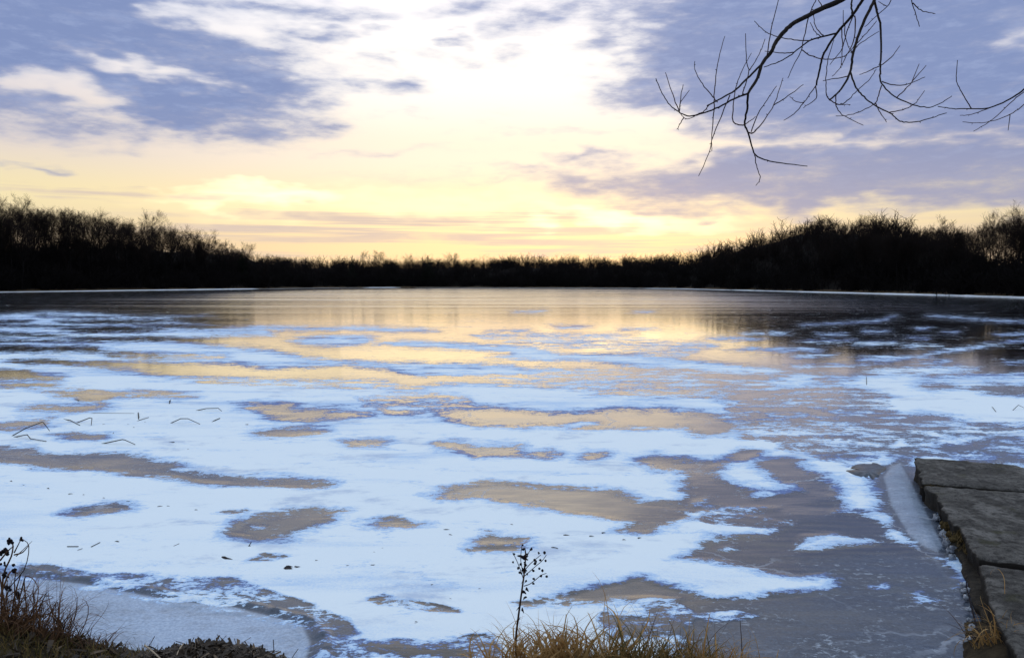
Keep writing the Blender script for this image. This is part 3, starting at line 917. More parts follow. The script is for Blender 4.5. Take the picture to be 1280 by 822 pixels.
# more trees than one can count behind them, and the brush beneath
def scatter(mbs, spots):
    Vs, Fs, k = [], [], 0
    for (mi, x, y, z, sx, sz, rot) in spots:
        V, F = mbs[mi]
        c, s = math.cos(rot), math.sin(rot)
        W = np.empty_like(V)
        W[:, 0] = (V[:, 0] * c - V[:, 1] * s) * sx + x
        W[:, 1] = (V[:, 0] * s + V[:, 1] * c) * sx + y
        W[:, 2] = V[:, 2] * sz + z
        Vs.append(W); Fs.append(F + k); k += len(V)
    return np.concatenate(Vs), np.concatenate(Fs)


lowt = []
for s in range(5):
    T, C = gen_tree(300 + s, TREE_H, 1.05, 11, .22, 0, (6, 5))
    a, b, _ = T.arrays(); c_, d_, _ = C.arrays()
    lowt.append((np.concatenate([a, c_]), np.concatenate([b, d_ + len(a)])))
sp_ = []
for i in range(640):
    r_ = rnd.random()
    if r_ < .42: px = rnd.uniform(320, 905); back = rnd.uniform(3, 75); jit = rnd.uniform(0, 9)
    elif r_ < .66: px = rnd.uniform(-90, 330); back = rnd.uniform(4, 60); jit = rnd.uniform(6, 34)
    else: px = rnd.uniform(880, 1480); back = rnd.uniform(4, 60); jit = rnd.uniform(8, 28)
    if 1222 < px < 1262 and back > 12: continue
    if px < 330 and rnd.random() < .45: continue
    x, Y, z = spot(px, back)
    H = want_h(px, back, jit) / TREE_H
    sp_.append((rnd.randrange(5), x, Y, z - .1, H * rnd.uniform(.9, 1.4), H, rnd.uniform(0, 6.28)))
V, F = scatter(lowt, sp_)
tag(link('distant_wood', make_mesh('distant_wood', V, F, m_bark)), 'dark bare woods filling the banks behind the front trees', 'wood', kind='stuff')

brush = []
for s in range(6):
    rg = np.random.default_rng(400 + s); mb = MB()
    for k in range(26):
        p = np.array([rg.normal(0, 1.1), rg.normal(0, .8), -.2])
        L = rg.uniform(1.6, 4.4)
        st_ = grow(rg, p, (rg.normal(0, .3), rg.normal(0, .3), 1), L, 3, .2, .12)
        mb.tube(st_, np.linspace(.05, .02, 4), 3)
        for t in range(7):
            kk = rg.integers(0, 3)
            q = st_[kk] + (st_[kk + 1] - st_[kk]) * rg.random()
            mb.tube(grow(rg, q, tilt(rg, np.array([0, 0, 1.0]), R(rg.uniform(20, 70))), L * rg.uniform(.25, .5), 2, .2, .2), np.array([.035, .03, .014]), 3)
    a, b, _ = mb.arrays(); brush.append((a, b))
sp_ = []
for i in range(1500):
    px = rnd.uniform(-90, 1370)
    if rnd.random() < .35: px = rnd.choice([rnd.uniform(-90, 330), rnd.uniform(330, 900)])
    back = abs(rnd.gauss(0, 1)) * 14 + 4 if i % 3 or px < 330 or px > 1190 else rnd.uniform(30, 62)
    if px < 330: back = min(back, 30) if i % 4 else rnd.uniform(34, 56)
    x, Y, z = spot(px, back)
    s = rnd.uniform(.8, 1.7) if px > 330 or back < 30 else rnd.uniform(.5, 1.3)
    sp_.append((rnd.randrange(6), x, Y, z - .1, s * 1.2, s, rnd.uniform(0, 6.28)))
V, F = scatter(brush, sp_)
tag(link('undergrowth', make_mesh('undergrowth', V, F, m_bark)), 'dark leafless brush crowding the feet of the trees', 'undergrowth', kind='stuff')

# ------------------------------------------------------------------ near bank
def bank_z(x, y):
    x = np.asarray(x, float); y = np.asarray(y, float)
    ysh = np.interp(x, [-7, -4.2, -3.3, -2.8, -2.2, -1.5, -1.0, -.4, .2, 1.6, 2.2, 3.0, 3.6, 4.0, 5, 9], [6.6, 6.5, 6.3, 6.1, 6.25, 5.9, 5.5, 5.5, 6.0, 6.0, 5.6, 5.5, 6.2, 6.9, 7.0, 6.6])
    z = (ysh - y) * .26
    z = np.where(z < 0, np.maximum(z * 3, -.35), z)
    z = np.minimum(z, 1.35)
    z = z + .165 * np.exp(-((x + 2.25) / .66) ** 2 - ((y - 5.75) / .42) ** 2)
    z = z + .28 * np.exp(-((x + 3.75) / .7) ** 2 - ((y - 5.65) / .55) ** 2)
    z = z + .12 * np.exp(-((x - .9) / .9) ** 2 - ((y - 5.45) / .4) ** 2)
    z = z + .035 * fbm2(x * 2.2, y * 2.2, 21) + .015 * fbm2(x * 9, y * 9, 22)
    return z


def bz(x, y): return float(bank_z(np.array([x]), np.array([y]))[0])


m_soil = simple_mat('bank_soil', (.018, .014, .010), (.06, .045, .028), 7.0, .95, .1, (1, 1, 1), .8, 9, bdist=.05)
xs = np.arange(-12, 12.01, .08); ysr = np.arange(-8, 7.3, .08)
Yg, Xg = np.meshgrid(ysr, xs, indexing='ij')
Zg = bank_z(Xg, Yg)
idx = np.arange(Xg.size).reshape(Xg.shape)
F = np.stack([idx[:-1, :-1], idx[:-1, 1:], idx[1:, 1:], idx[1:, :-1]], -1).reshape(-1, 4)
tag(link('near_bank', make_mesh('near_bank', np.stack([Xg.ravel(), Yg.ravel(), Zg.ravel()], 1), F, m_soil)), kind='structure')

m_straw = simple_mat('dry_grass', (.34, .17, .055), (.62, .40, .17), 9.0, .7, .2, (1, 1, .5), 0, tint=(.060, .062, .018))
for nd in list(m_straw.node_tree.nodes):
    if nd.type == 'BSDF_PRINCIPLED':
        nt = NT(m_straw.node_tree)
        tr = nt.new('ShaderNodeBsdfTranslucent')
        nt.l.new(nd.inputs['Base Color'].links[0].from_socket, tr.inputs[0])
        mo = [q for q in nt.n if q.type == 'OUTPUT_MATERIAL'][0]
        nt.l.new(nt.mixsh(.4, nd.outputs[0], tr.outputs[0]), mo.inputs[0])
m_weed = simple_mat('dead_weed', (.030, .017, .012), (.080, .043, .027), 9.0, .85, .15, (1, 1, .3), 0, tint=(.20, .105, .05))
m_dark = simple_mat('dark_seed', (.008, .007, .010), (.022, .016, .018), 30.0, .9, .1, (1, 1, 1), .3)
m_reed = simple_mat('reed_stalk', (.02, .018, .018), (.06, .05, .04), 8.0, .8, .2, (1, 1, 1), 0)


def grass_tuft(x, y, n, h, w, lean, spread, label, cat='grass', tint=(0, .5), group=None, name='grass_tuft', curl=.8, mat=None):
    mb = MB()
    z0 = bz(x, y)
    for i in range(n):
        a = rnd.uniform(0, 6.283); rr_ = spread * math.sqrt(rnd.random())
        bx, by = math.cos(a) * rr_, math.sin(a) * rr_ * .6
        b = np.array([bx, by, bz(x + bx, y + by) - z0 - .02])
        L = h * rnd.uniform(.45, 1.1)
        ld = np.array([rnd.gauss(lean, .33), rnd.gauss(0, .25), 1.0])
        d = unit(ld); drop = rnd.uniform(.1, 1.0) * curl
        pts = [b]; sw = np.array([rnd.gauss(0, .16), rnd.gauss(0, .12), 0]) * curl
        for k in range(8):
            d = unit(d + np.array([ld[0] * .16, ld[1] * .16, -drop * .34 * (k / 3)]) + sw * (k / 3))
            pts.append(pts[-1] + d * L / 8)
        sd_ = unit(np.array([rnd.gauss(0, .6) + .6, rnd.gauss(0, .6), 0]))
        mb.blade(np.array(pts), w * rnd.choice([.4, .6, .8, 1.2, 1.5]), sd_, rnd.uniform(*tint))
    o = mb.build(name, mat or m_straw, None, True, (x, y, z0))
    return tag(o, label, cat, group)


# dry grass in front, along the bottom edge
def gx(px, Y=5.55): return (px - 640) / FPX * Y * 1.03


grass_tuft(gx(628), 5.6, 130, .60, .0062, -.42, .16, 'drooping straw coloured grass tuft spilling left around the dead weed stalk', tint=(0, .35), curl=1.3)
grass_tuft(gx(672), 5.55, 420, .56, .006, -.08, .24, 'golden dry grass tuft right of the dead weed stalk', tint=(0, .4), curl=1.0)
grass_tuft(gx(712), 5.5, 330, .55, .006, .12, .2, 'rusty dry grass tuft between golden tuft and upright straw plume', tint=(0, .5), curl=1.0)
grass_tuft(gx(764), 5.6, 34, .74, .0085, .0, .07, 'upright straw plume of broad dead blades, tallest grass of the bank', tint=(0, .15), curl=.75)
grass_tuft(gx(775), 5.5, 260, .50, .0042, .05, .28, 'greenish grass tuft at the foot of the upright straw plume', tint=(.4, 1), curl=.7)
grass_tuft(gx(835), 5.5, 230, .50, .0042, .02, .32, 'green brown grass tuft below the dark thin stalks', tint=(.5, 1), curl=.7)
grass_tuft(gx(885), 5.5, 150, .52, .0048, .1, .2, 'curled tan grass tuft right of the green brown one', tint=(.05, .6), curl=1.1)
grass_tuft(gx(930), 5.5, 60, .50, .005, .15, .18, 'thin tan grass tuft ending the row of grass on the right', tint=(0, .4), curl=1.2)
grass_tuft(gx(820), 5.55, 14, .74, .0035, .08, .14, 'dark thin bare stalks rising among the green brown grass', name='bare_stalks', cat='stalks', tint=(0, .1), curl=.1, mat=m_weed)
grass_tuft(gx(868), 5.55, 7, .66, .0035, .3, .05, 'pair of leaning dark stems left of the curled tan grass', name='bare_stalks', cat='stalks', tint=(0, .3), curl=.3, mat=m_weed)
p = at_y(928, 830, 5.5)
mb = MB(); pp = np.array([at_y(929, 835, 5.5), at_y(927, 800, 5.5), at_y(925, 774, 5.5)]); o0 = pp[0].copy(); o0[2] = bz(o0[0], o0[1])
mb.tube(np.vstack([[o0 - o0], pp[1:] - o0]), np.array([.004, .003, .002]), 5)
tag(mb.build('bare_stalk', m_weed, None, True, o0), 'single straight dark stalk above the thin tan grass', 'stalk')
grass_tuft(gx(1246, 6.2), 6.25, 60, .42, .0045, -.25, .16, 'brown grass tuft at the bottom right against the pier', tint=(0, .5), curl=1.1)
grass_tuft(gx(1225, 6.3), 6.35, 9, .55, .003, -.7, .06, 'dark bare twigs leaning left over the ice beside the pier', name='bare_stalks', cat='stalks', tint=(0, .2), curl=.2, mat=m_weed)

# green brown turf under the tufts
def turf(x0, x1, y0, y1, n, h, tint, name, label):
    mb = MB()
    XY = np.array([(rnd.uniform(x0, x1), rnd.uniform(y0, y1)) for i in range(n)])
    ZZ = bank_z(XY[:, 0], XY[:, 1])
    for i in range(n):
        b = np.array([XY[i, 0], XY[i, 1], ZZ[i] - .01])
        d = unit(np.array([rnd.gauss(0, .5), rnd.gauss(0, .4), 1])); L = h * rnd.uniform(.4, 1.2)
        q = b + d * L * .5
        d2 = unit(d + np.array([rnd.gauss(0, .4), rnd.gauss(0, .3), -.4]))
        mb.blade(np.array([b, q, q + d2 * L * .5]), .004 * rnd.uniform(.6, 1.3), unit(np.array([rnd.gauss(.6, .6), rnd.gauss(0, .6), 0])), rnd.uniform(*tint))
    tag(mb.build(name, m_straw), label, 'grass', kind='stuff')


turf(-.2, 2.0, 4.9, 5.75, 3600, .24, (.35, 1), 'turf', 'short green brown grass covering the bank at the bottom')
turf(-5.2, -2.7, 5.0, 6.1, 4200, .12, (.6, 1), 'mossy_turf', 'low mossy olive grass on the bank at the lower left')

# dead weed stalk with seed heads (in front of the snow)
WY = 5.6
base = at_y(645, 822, WY); base[2] = bz(base[0], base[1]) - .03
w = empty('dead_weed', base)
tag(w, 'tall dark dead weed stalk with branching seed heads above the dry grass', 'weed')


def W(px, py, dy=0.0): return at_y(px, py, WY + dy) - base


mb = MB()
st_ = smooth_line(np.array([np.zeros(3), W(645, 815), W(645, 795), W(648, 770), W(652, 740), W(655, 718), W(657, 695), W(656, 684)]), 3)
mb.tube(st_, np.linspace(.0095, .0045, len(st_)), 6)
mb.build('stem', m_weed, w)
heads = []
for pts, dy in [([(654, 722), (648, 705), (641, 690)], .03), ([(654, 716), (651, 700), (652, 682)], -.04), ([(655, 720), (664, 712), (671, 706), (678, 700), (683, 693)], .05), ([(655, 732), (663, 729), (672, 722), (677, 718), (683, 716)], -.05), ([(656, 712), (663, 704), (670, 698), (676, 693)], 0), ([(657, 700), (660, 692), (664, 685)], .04)]:
    q = smooth_line(np.array([W(a, b, dy * i / (len(pts) - 1)) for i, (a, b) in enumerate(pts)]), 3)
    mb = MB(); mb.tube(q, np.linspace(.0034, .0022, len(q)), 5)
    br = mb.build('branch', m_weed, w)
    heads.append((q, br))


def blob(mb, c, r, seed):
    rg = np.random.default_rng(seed)
    u = np.linspace(0, math.pi, 5); v = np.linspace(0, 2 * math.pi, 6, endpoint=False)
    U, Vv = np.meshgrid(u, v, indexing='ij')
    D = np.stack([np.sin(U) * np.cos(Vv), np.sin(U) * np.sin(Vv), np.cos(U)], -1).reshape(-1, 3)
    P = c + D * r * rg.uniform(.6, 1.35, (len(D), 1)) * rg.uniform(.7, 1.3, 3)
    i = np.arange(4)[:, None] * 6; j = np.arange(6)[None, :]; j2 = (j + 1) % 6
    mb.add(P, np.stack([i + j, i + j2, i + 6 + j2, i + 6 + j], -1).reshape(-1, 4))


for k, (q, br) in enumerate(heads):
    for n_ in range(5):
        mb = MB()
        c_ = q[-1 - min(n_ * 2, len(q) - 2)] + np.array([rnd.gauss(0, .016), rnd.gauss(0, .012), rnd.gauss(.006, .014)])
        for t in range(3): blob(mb, c_ + np.array([rnd.gauss(0, .001) for _ in range(3)]), rnd.uniform(.0055, .009), k * 50 + n_ * 5 + t)
        mb.build('seed_head', m_dark, br)
mb = MB()
for t in range(12): blob(mb, W(656 + rnd.gauss(0, 1.3), 696 + t * 1.9) + np.array([0, rnd.gauss(0, .006), 0]), rnd.uniform(.006, .010), 900 + t)
mb.build('seed_cluster', m_dark, w)
for (px, py, ex, ey) in [(655, 724, 651, 730), (656, 727, 659, 726), (653, 739, 658, 742), (654, 748, 659, 746), (651, 757, 645, 763), (652, 760, 655, 766), (650, 772, 648, 776), (657, 735, 661, 739), (655, 697, 646, 694), (645, 796, 643, 801), (657, 712, 651, 713)]:
    a, b = W(px, py), W(ex, ey, rnd.uniform(-.03, .03))
    mb = MB(); m_ = (a + b) / 2 + np.array([0, 0, .006])
    mb.blade(np.array([a, a * .6 + m_ * .4, m_, m_ * .4 + b * .6, b]), .012, unit(np.array([.3, .5, .9])))
    mb.build('leaf', m_dark, w)

# dead weed bush on the left
def px_plant(name, label, cat, Y, base_px, stems, r0=.007, mat=None, part='stem', tint=(0, .5)):
    b = at_y(base_px[0], base_px[1], Y); b[2] = bz(b[0], b[1]) - .03
    o = empty(name, b); tag(o, label, cat)
    for pts, thick in stems:
        dyv = rnd.uniform(-.25, .25)
        q = [at_y(a, c_, Y + dyv * (i / max(1, len(pts) - 1))) - b for i, (a, c_) in enumerate(pts)]
        q = smooth_line(np.array(q), 3)
        mb = MB(); mb.tube(q, np.linspace(r0 * thick, r0 * thick * .45, len(q)), 5, rnd.uniform(*tint))
        mb.build(part, mat or m_weed, o)
    return o, b


LW = 5.7
stems = [
 ([(8, 822), (2, 770), (4, 720), (14, 695), (16, 680), (11, 672)], 1.0), ([(0, 700), (10, 688), (17, 682)], .8), ([(12, 800), (5, 750), (-4, 700)], 1.2),
 ([(20, 810), (8, 745), (30, 712), (36, 682), (26, 672)], .6), ([(18, 693), (28, 690), (36, 681)], .7), ([(18, 690), (27, 672)], .6), ([(20, 695), (40, 676)], .4),
 ([(15, 815), (22, 760), (30, 726), (31, 723)], .8), ([(10, 800), (18, 745), (26, 718)], .9), ([(30, 815), (34, 770), (30, 724), (40, 722), (48, 735), (46, 752)], .6),
 ([(25, 815), (18, 740), (20, 712)], .7), ([(40, 815), (50, 775), (54, 748), (62, 744)], .6), ([(35, 812), (45, 770), (58, 740)], .8), ([(30, 800), (42, 765), (41, 740)], .7),
 ([(45, 815), (58, 780), (66, 760), (72, 752), (73, 770)], .6), ([(50, 815), (66, 790), (95, 795), (110, 803)], .7), ([(30, 775), (60, 767), (75, 780), (95, 790)], .6),
 ([(28, 810), (60, 790), (80, 776), (70, 768)], .5), ([(20, 760), (40, 742), (66, 745)], .4), ([(22, 790), (48, 756), (67, 746)], .5), ([(15, 770), (36, 756), (52, 750)], .6),
 ([(55, 818), (75, 798), (78, 778), (62, 776)], .5), ([(60, 818), (88, 812), (92, 790), (104, 808)], .5), ([(10, 745), (25, 735), (38, 740)], .5), ([(5, 790), (22, 770), (35, 772)], .8),
 ([(0, 745), (12, 715), (22, 716)], .9), ([(70, 820), (85, 800), (108, 812)], .5), ([(0, 760), (15, 750), (33, 747)], .7), ([(35, 820), (20, 790), (0, 775)], .9),
]
o, b = px_plant('dead_weed', 'tangled brown dead weed bush at the lower left corner', 'weed', LW, (22, 815), stems, .0088)
for (px, py, n_) in [(12, 678, 7), (8, 690, 6), (18, 711, 8), (6, 718, 7), (2, 690, 6), (26, 674, 3), (10, 735, 5), (22, 742, 5), (4, 705, 4)]:
    mb = MB()
    for t in range(n_): blob(mb, at_y(px + rnd.gauss(0, 1.6), py + rnd.gauss(0, 1.6), LW + rnd.gauss(0, .006)) - b, rnd.uniform(.008, .014), rnd.randrange(99999))
    mb.build('seed_head', m_dark, o)
grass_tuft(-3.55, 5.75, 150, .5, .0035, .25, .32, 'matted dead grass stems around the base of the weed bush', tint=(0, .35), curl=1.0, mat=m_weed)
grass_tuft(-3.62, 5.8, 420, .62, .0026, .12, .30, 'fuzzy brown dead grass filling the weed bush', tint=(.25, .9), curl=.8, mat=m_weed)
grass_tuft(-3.15, 5.8, 90, .42, .003, .35, .25, 'thin dead grass arching right from the weed bush over the ice', tint=(0, .4), curl=1.2, mat=m_weed)
grass_tuft(-3.75, 5.7, 110, .42, .004, -.1, .3, 'rusty dead grass behind the weed bush at the left edge', tint=(.6, 1), curl=.9, mat=m_weed)

# heap of dark leaves
m_leaf = simple_mat('wet_leaves', (.012, .009, .007), (.035, .023, .015), 20.0, .6, .35, (1, 1, 1), .2, tint=(.13, .09, .055))
mb = MB()
for i in range(4200):
    x = rnd.gauss(-2.25, .50); y = rnd.gauss(5.75, .3)
    if rnd.random() < .3: x = rnd.uniform(-3.6, -1.0)
    z = bz(x, y)
    if z < .02: continue
    c_ = np.array([x, y, z + rnd.uniform(0, .035)])
    L = rnd.choice([.014, .02, .03, .042, .06]); d = unit(np.array([rnd.gauss(0, 1), rnd.gauss(0, 1), rnd.gauss(0, .5)])); sd_ = unit(np.cross(d, np.array([rnd.gauss(0, .5), rnd.gauss(0, .5), 1])))
    mb.blade(np.array([c_ - d * L, c_ - d * L * .3 + (0, 0, .003), c_ + d * L * .4 + (0, 0, .004), c_ + d * L]), L * rnd.choice([.12, .18, .3]), sd_, 1.0 if rnd.random() < .10 else rnd.uniform(0, .25))
for i in range(160):
    x = rnd.gauss(-2.25, .45); y = rnd.gauss(5.75, .25); z = bz(x, y)
    if z < .03: continue
    d = unit(np.array([rnd.gauss(0, 1), rnd.gauss(0, .7), rnd.gauss(.1, .3)])); c_ = np.array([x, y, z + .02]); L = rnd.uniform(.05, .16)
    mb.tube(np.array([c_, c_ + d * L * .5 + (0, 0, .004), c_ + d * L]), .003, 4, rnd.choice([0, .1, .2, .6]))
tag(mb.build('leaf_litter', m_leaf), 'dark wet leaves and twigs heaped on the bank at the bottom left', 'leaves', kind='stuff')
m_stick = simple_mat('pale_stick', (.25, .19, .13), (.42, .34, .25), 12, .8, .2)


def stick(pts, r, label, mat=m_stick, name='stick', Y=5.75):
    q = np.array([at_y(a, b_, Y - .1 * i) for i, (a, b_) in enumerate(pts)])
    q = smooth_line(q, 3); o0 = q[0].copy()
    mb = MB(); mb.tube(q - o0, np.linspace(r, r * .7, len(q)), 6)
    return tag(mb.build(name, mat, None, True, o0), label, 'stick')


stick([(181, 806), (190, 813), (202, 824)], .0075, 'pale bare stick poking out of the leaf heap on its left side')
stick([(306, 801), (311, 809), (315, 818)], .004, 'thin dark twig sticking up from the right side of the leaf heap', m_reed)
stick([(229, 804), (224, 811), (221, 818)], .005, 'short pale twig standing on top of the leaf heap', m_stick)

# ------------------------------------------------------------------ reeds and debris on the ice
def reed(pts, label, r=.011, group=None):
    n_ = len(pts)
    d0 = on_z(*pts[0])[1]; d1 = on_z(*pts[-1])[1]
    q = []
    for i, (a, b_) in enumerate(pts):
        Y = d0 + (d1 - d0) * i / (n_ - 1)
        p_ = at_y(a, b_, Y); p_[2] = max(p_[2], 0.012); q.append(p_)
    q = np.array(q); q[0][2] = -.03
    o0 = q[0].copy(); mb = MB()
    mb.tube(q - o0, np.linspace(r, r * .6, n_), 5)
    return tag(mb.build('reed_stalk', m_reed, None, True, o0), label, 'reed')


reed([(11, 545), (32, 535), (53, 527), (55, 529), (62, 539)], 'longest bent reed stalk, a high peak at the left edge of the ice')
reed([(11, 545.5), (34, 543), (38, 548), (58, 552)], 'zigzag reed stalk lying below the high peaked one at the left edge')
reed([(72, 521), (88, 525), (100, 532)], 'curved reed stalk crossing the foot of the small hooked reed')
reed([(92, 528), (112, 522), (115, 522.5), (114, 532)], 'small hooked reed stalk with its end bent straight down')
mb_ = reed([(173, 527), (173.3, 521), (172.8, 516)], 'upright broken reed stub standing out of the snow', .016)
reed([(164, 528.5), (175, 526.5), (186, 522)], 'low leaning reed at the foot of the upright stub', .009)
reed([(118, 554.5), (153, 549), (156, 549.5), (169, 556)], 'shallow bent reed stalk nearest the shore on the left ice')
reed([(210, 528.5), (226, 523), (235, 523), (250, 530.5)], 'arched reed stalk like a low bridge on the snow')
reed([(240, 512.5), (258, 510.3), (273, 510), (277, 514)], 'flat roofed reed stalk farthest out, right of the upright stub')
reed([(260, 529.3), (268, 526), (275, 523)], 'short straight reed leaning right beside the arched one', .013)
reed([(301, 530), (310, 531)], 'tiny dark reed piece lying right of the short straight reed', .016)
reed([(202, 551.5), (218, 553)], 'short reed lying flat on the snow right of the shallow bent reed', .012)
reed([(88, 496), (99, 501)], 'short reed lying across the bare ice patch far left', .016)
reed([(211, 505), (213, 500), (211.5, 502)], 'tiny forked reed stub standing farthest out on the left snow', .014)
reed([(138, 546), (142, 541)], 'faint short reed stub above the shallow bent reed', .009)
reed([(100, 516), (120, 517), (168, 517)], 'thin reed lying long and level left of the upright stub', .006)
reed([(1083, 486), (1083.3, 478), (1083, 471)], 'thin upright reed standing on the right hand snow', .010)
reed([(1237, 505), (1241, 510), (1245, 515)], 'straight reed lying on the snow beyond the pier', .008)
reed([(1264, 513), (1273, 506), (1282, 511)], 'peaked reed on the snow beyond the pier at the right edge', .008)

m_debris = simple_mat('dark_debris', (.010, .010, .014), (.03, .025, .025), 30, .8, .2)


def fleck(px, py, wpx, label, name='dead_leaf', cat='leaf', group=None, hook=False, parts=2):
    c_ = on_z(px, py, .008); s = wpx / FPX * c_[1]
    mb = MB()
    for k in range(parts):
        a = rnd.uniform(-.5, .5) + (2.4 if (hook and k) else 0)
        d = np.array([math.cos(a), math.sin(a) * 1.4, 0]); L = s * rnd.uniform(.35, .55)
        o_k = np.array([rnd.gauss(0, .12), rnd.gauss(0, .2), 0]) * s
        mb.blade(np.array([o_k - d * L, o_k - d * L * .3 + (0, 0, .05 * s), o_k + d * L * .35 + (0, 0, .03 * s), o_k + d * L]), L * rnd.uniform(.25, .45), unit(np.array([-d[1], d[0], .3])))
    return tag(mb.build(name, m_debris, None, True, c_), label, cat, group)


fleck(692, 684, 11, 'dark curled leaf on the snow right of the dead weed seed heads', hook=True)
fleck(281, 698, 16, 'dark elongated leaf lying on the snow above the shore ridge')
fleck(360, 709, 12, 'cluster of dark leaf scraps near the middle of the left snow', parts=4)
fleck(371, 708, 6, 'small dark leaf scrap touching the cluster on the left snow')
fleck(146, 676, 8, 'dark leaf beside the twig pieces on the lower left snow')
fleck(466, 706, 7, 'dark speck of leaf alone on the snow below the oval bare patch', parts=3)
fleck(520, 777, 7, 'small dark leaf alone on the snow at the bottom centre left')
for (px, py, wp) in [(60, 610, 5), (87, 617, 6), (104, 618, 5), (160, 626, 5), (200, 632, 7), (210, 632, 5), (14, 601, 5), (130, 622, 5), (245, 637, 6), (30, 606, 4), (262, 677, 3), (245, 679, 4), (313, 682, 4), (218, 680, 3), (560, 661, 8), (563, 668, 5), (710, 669, 9), (740, 670, 7), (755, 665, 6), (780, 674, 6), (640, 655, 5), (800, 672, 6), (130, 530, 3), (160, 530, 3), (167, 534, 3), (235, 561, 3), (181, 527, 3), (525, 781, 4), (563, 748, 4), (435, 706, 4), (395, 700, 4), (480, 686, 7), (468, 690, 6), (540, 730, 4), (600, 735, 4)]:
    fleck(px, py, wp, 'small dark leaf scrap scattered on the snow', group='leaf scraps scattered on the snow', parts=1)


def twig_on_ice(pts, label, r=.005):
    q = np.array([on_z(a, b_, .012) for a, b_ in pts]); o0 = q[0].copy(); mb = MB(); mb.tube(q - o0, r, 5)
    tag(mb.build('twig', m_debris, None, True, o0), label, 'twig')


twig_on_ice([(84, 682.5), (98, 682.5)], 'level twig lying on the lower left snow')
twig_on_ice([(114, 683), (125, 677.5)], 'slanting twig on the snow right of the level twig')
twig_on_ice([(97, 687), (103, 685)], 'short faint twig below the slanting one', .003)
twig_on_ice([(311, 682), (314, 677)], 'short steep twig on the snow below the brown bare patch', .004)
twig_on_ice([(224, 679), (217, 682)], 'short slanted twig on the snow above the shore ridge', .003)

# ------------------------------------------------------------------ pier
m_conc, nt, out = new_mat('weathered_concrete')
pos = nt.new('ShaderNodeNewGeometry').outputs['Position']
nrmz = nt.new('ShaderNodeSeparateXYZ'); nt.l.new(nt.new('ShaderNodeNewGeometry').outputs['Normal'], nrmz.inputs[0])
n = nt.noise(pos, 1.6, 9, .68, .3); n2 = nt.noise(pos, 55, 8, .85); n3 = nt.noise(nt.vmath('MULTIPLY', pos, (1, .45, 1)), 3.2, 7, .7)
c = nt.mix(nt.mr(n, .32, .68), (.036, .034, .032), (.118, .111, .103))
c = nt.mix(nt.mr(n2, .50, .62, 0, .9), c, (.012, .010, .009))
c = nt.mix(nt.mr(n2, .44, .34, 0, .9), c, (.15, .138, .12))
c = nt.mix(nt.mr(n3, .50, .66, 0, .85), c, (.175, .165, .155))
n4 = nt.noise(pos, 11, 7, .75)
c = nt.mix(nt.mr(n4, .50, .60, 0, .75), c, (.018, .016, .015))
c = nt.mix(nt.mr(n4, .46, .36, 0, .6), c, (.16, .152, .14))
c = nt.mix(nt.mr(nt.noise(pos, 2.6, 5, .6), .58, .70, 0, .7), c, (.035, .034, .012))
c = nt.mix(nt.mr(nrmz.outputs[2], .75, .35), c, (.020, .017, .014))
hb = nt.math('ADD', nt.math('MULTIPLY', n2, .5), nt.math('ADD', n, n4))
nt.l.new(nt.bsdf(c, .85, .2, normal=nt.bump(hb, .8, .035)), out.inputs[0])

TOPZ = .27
pier = empty('pier', on_z(1215, 690, 0))
tag(pier, 'dark weathered concrete pier of cracked slabs running out from the lower right', 'pier')
PO = np.array(pier.location)


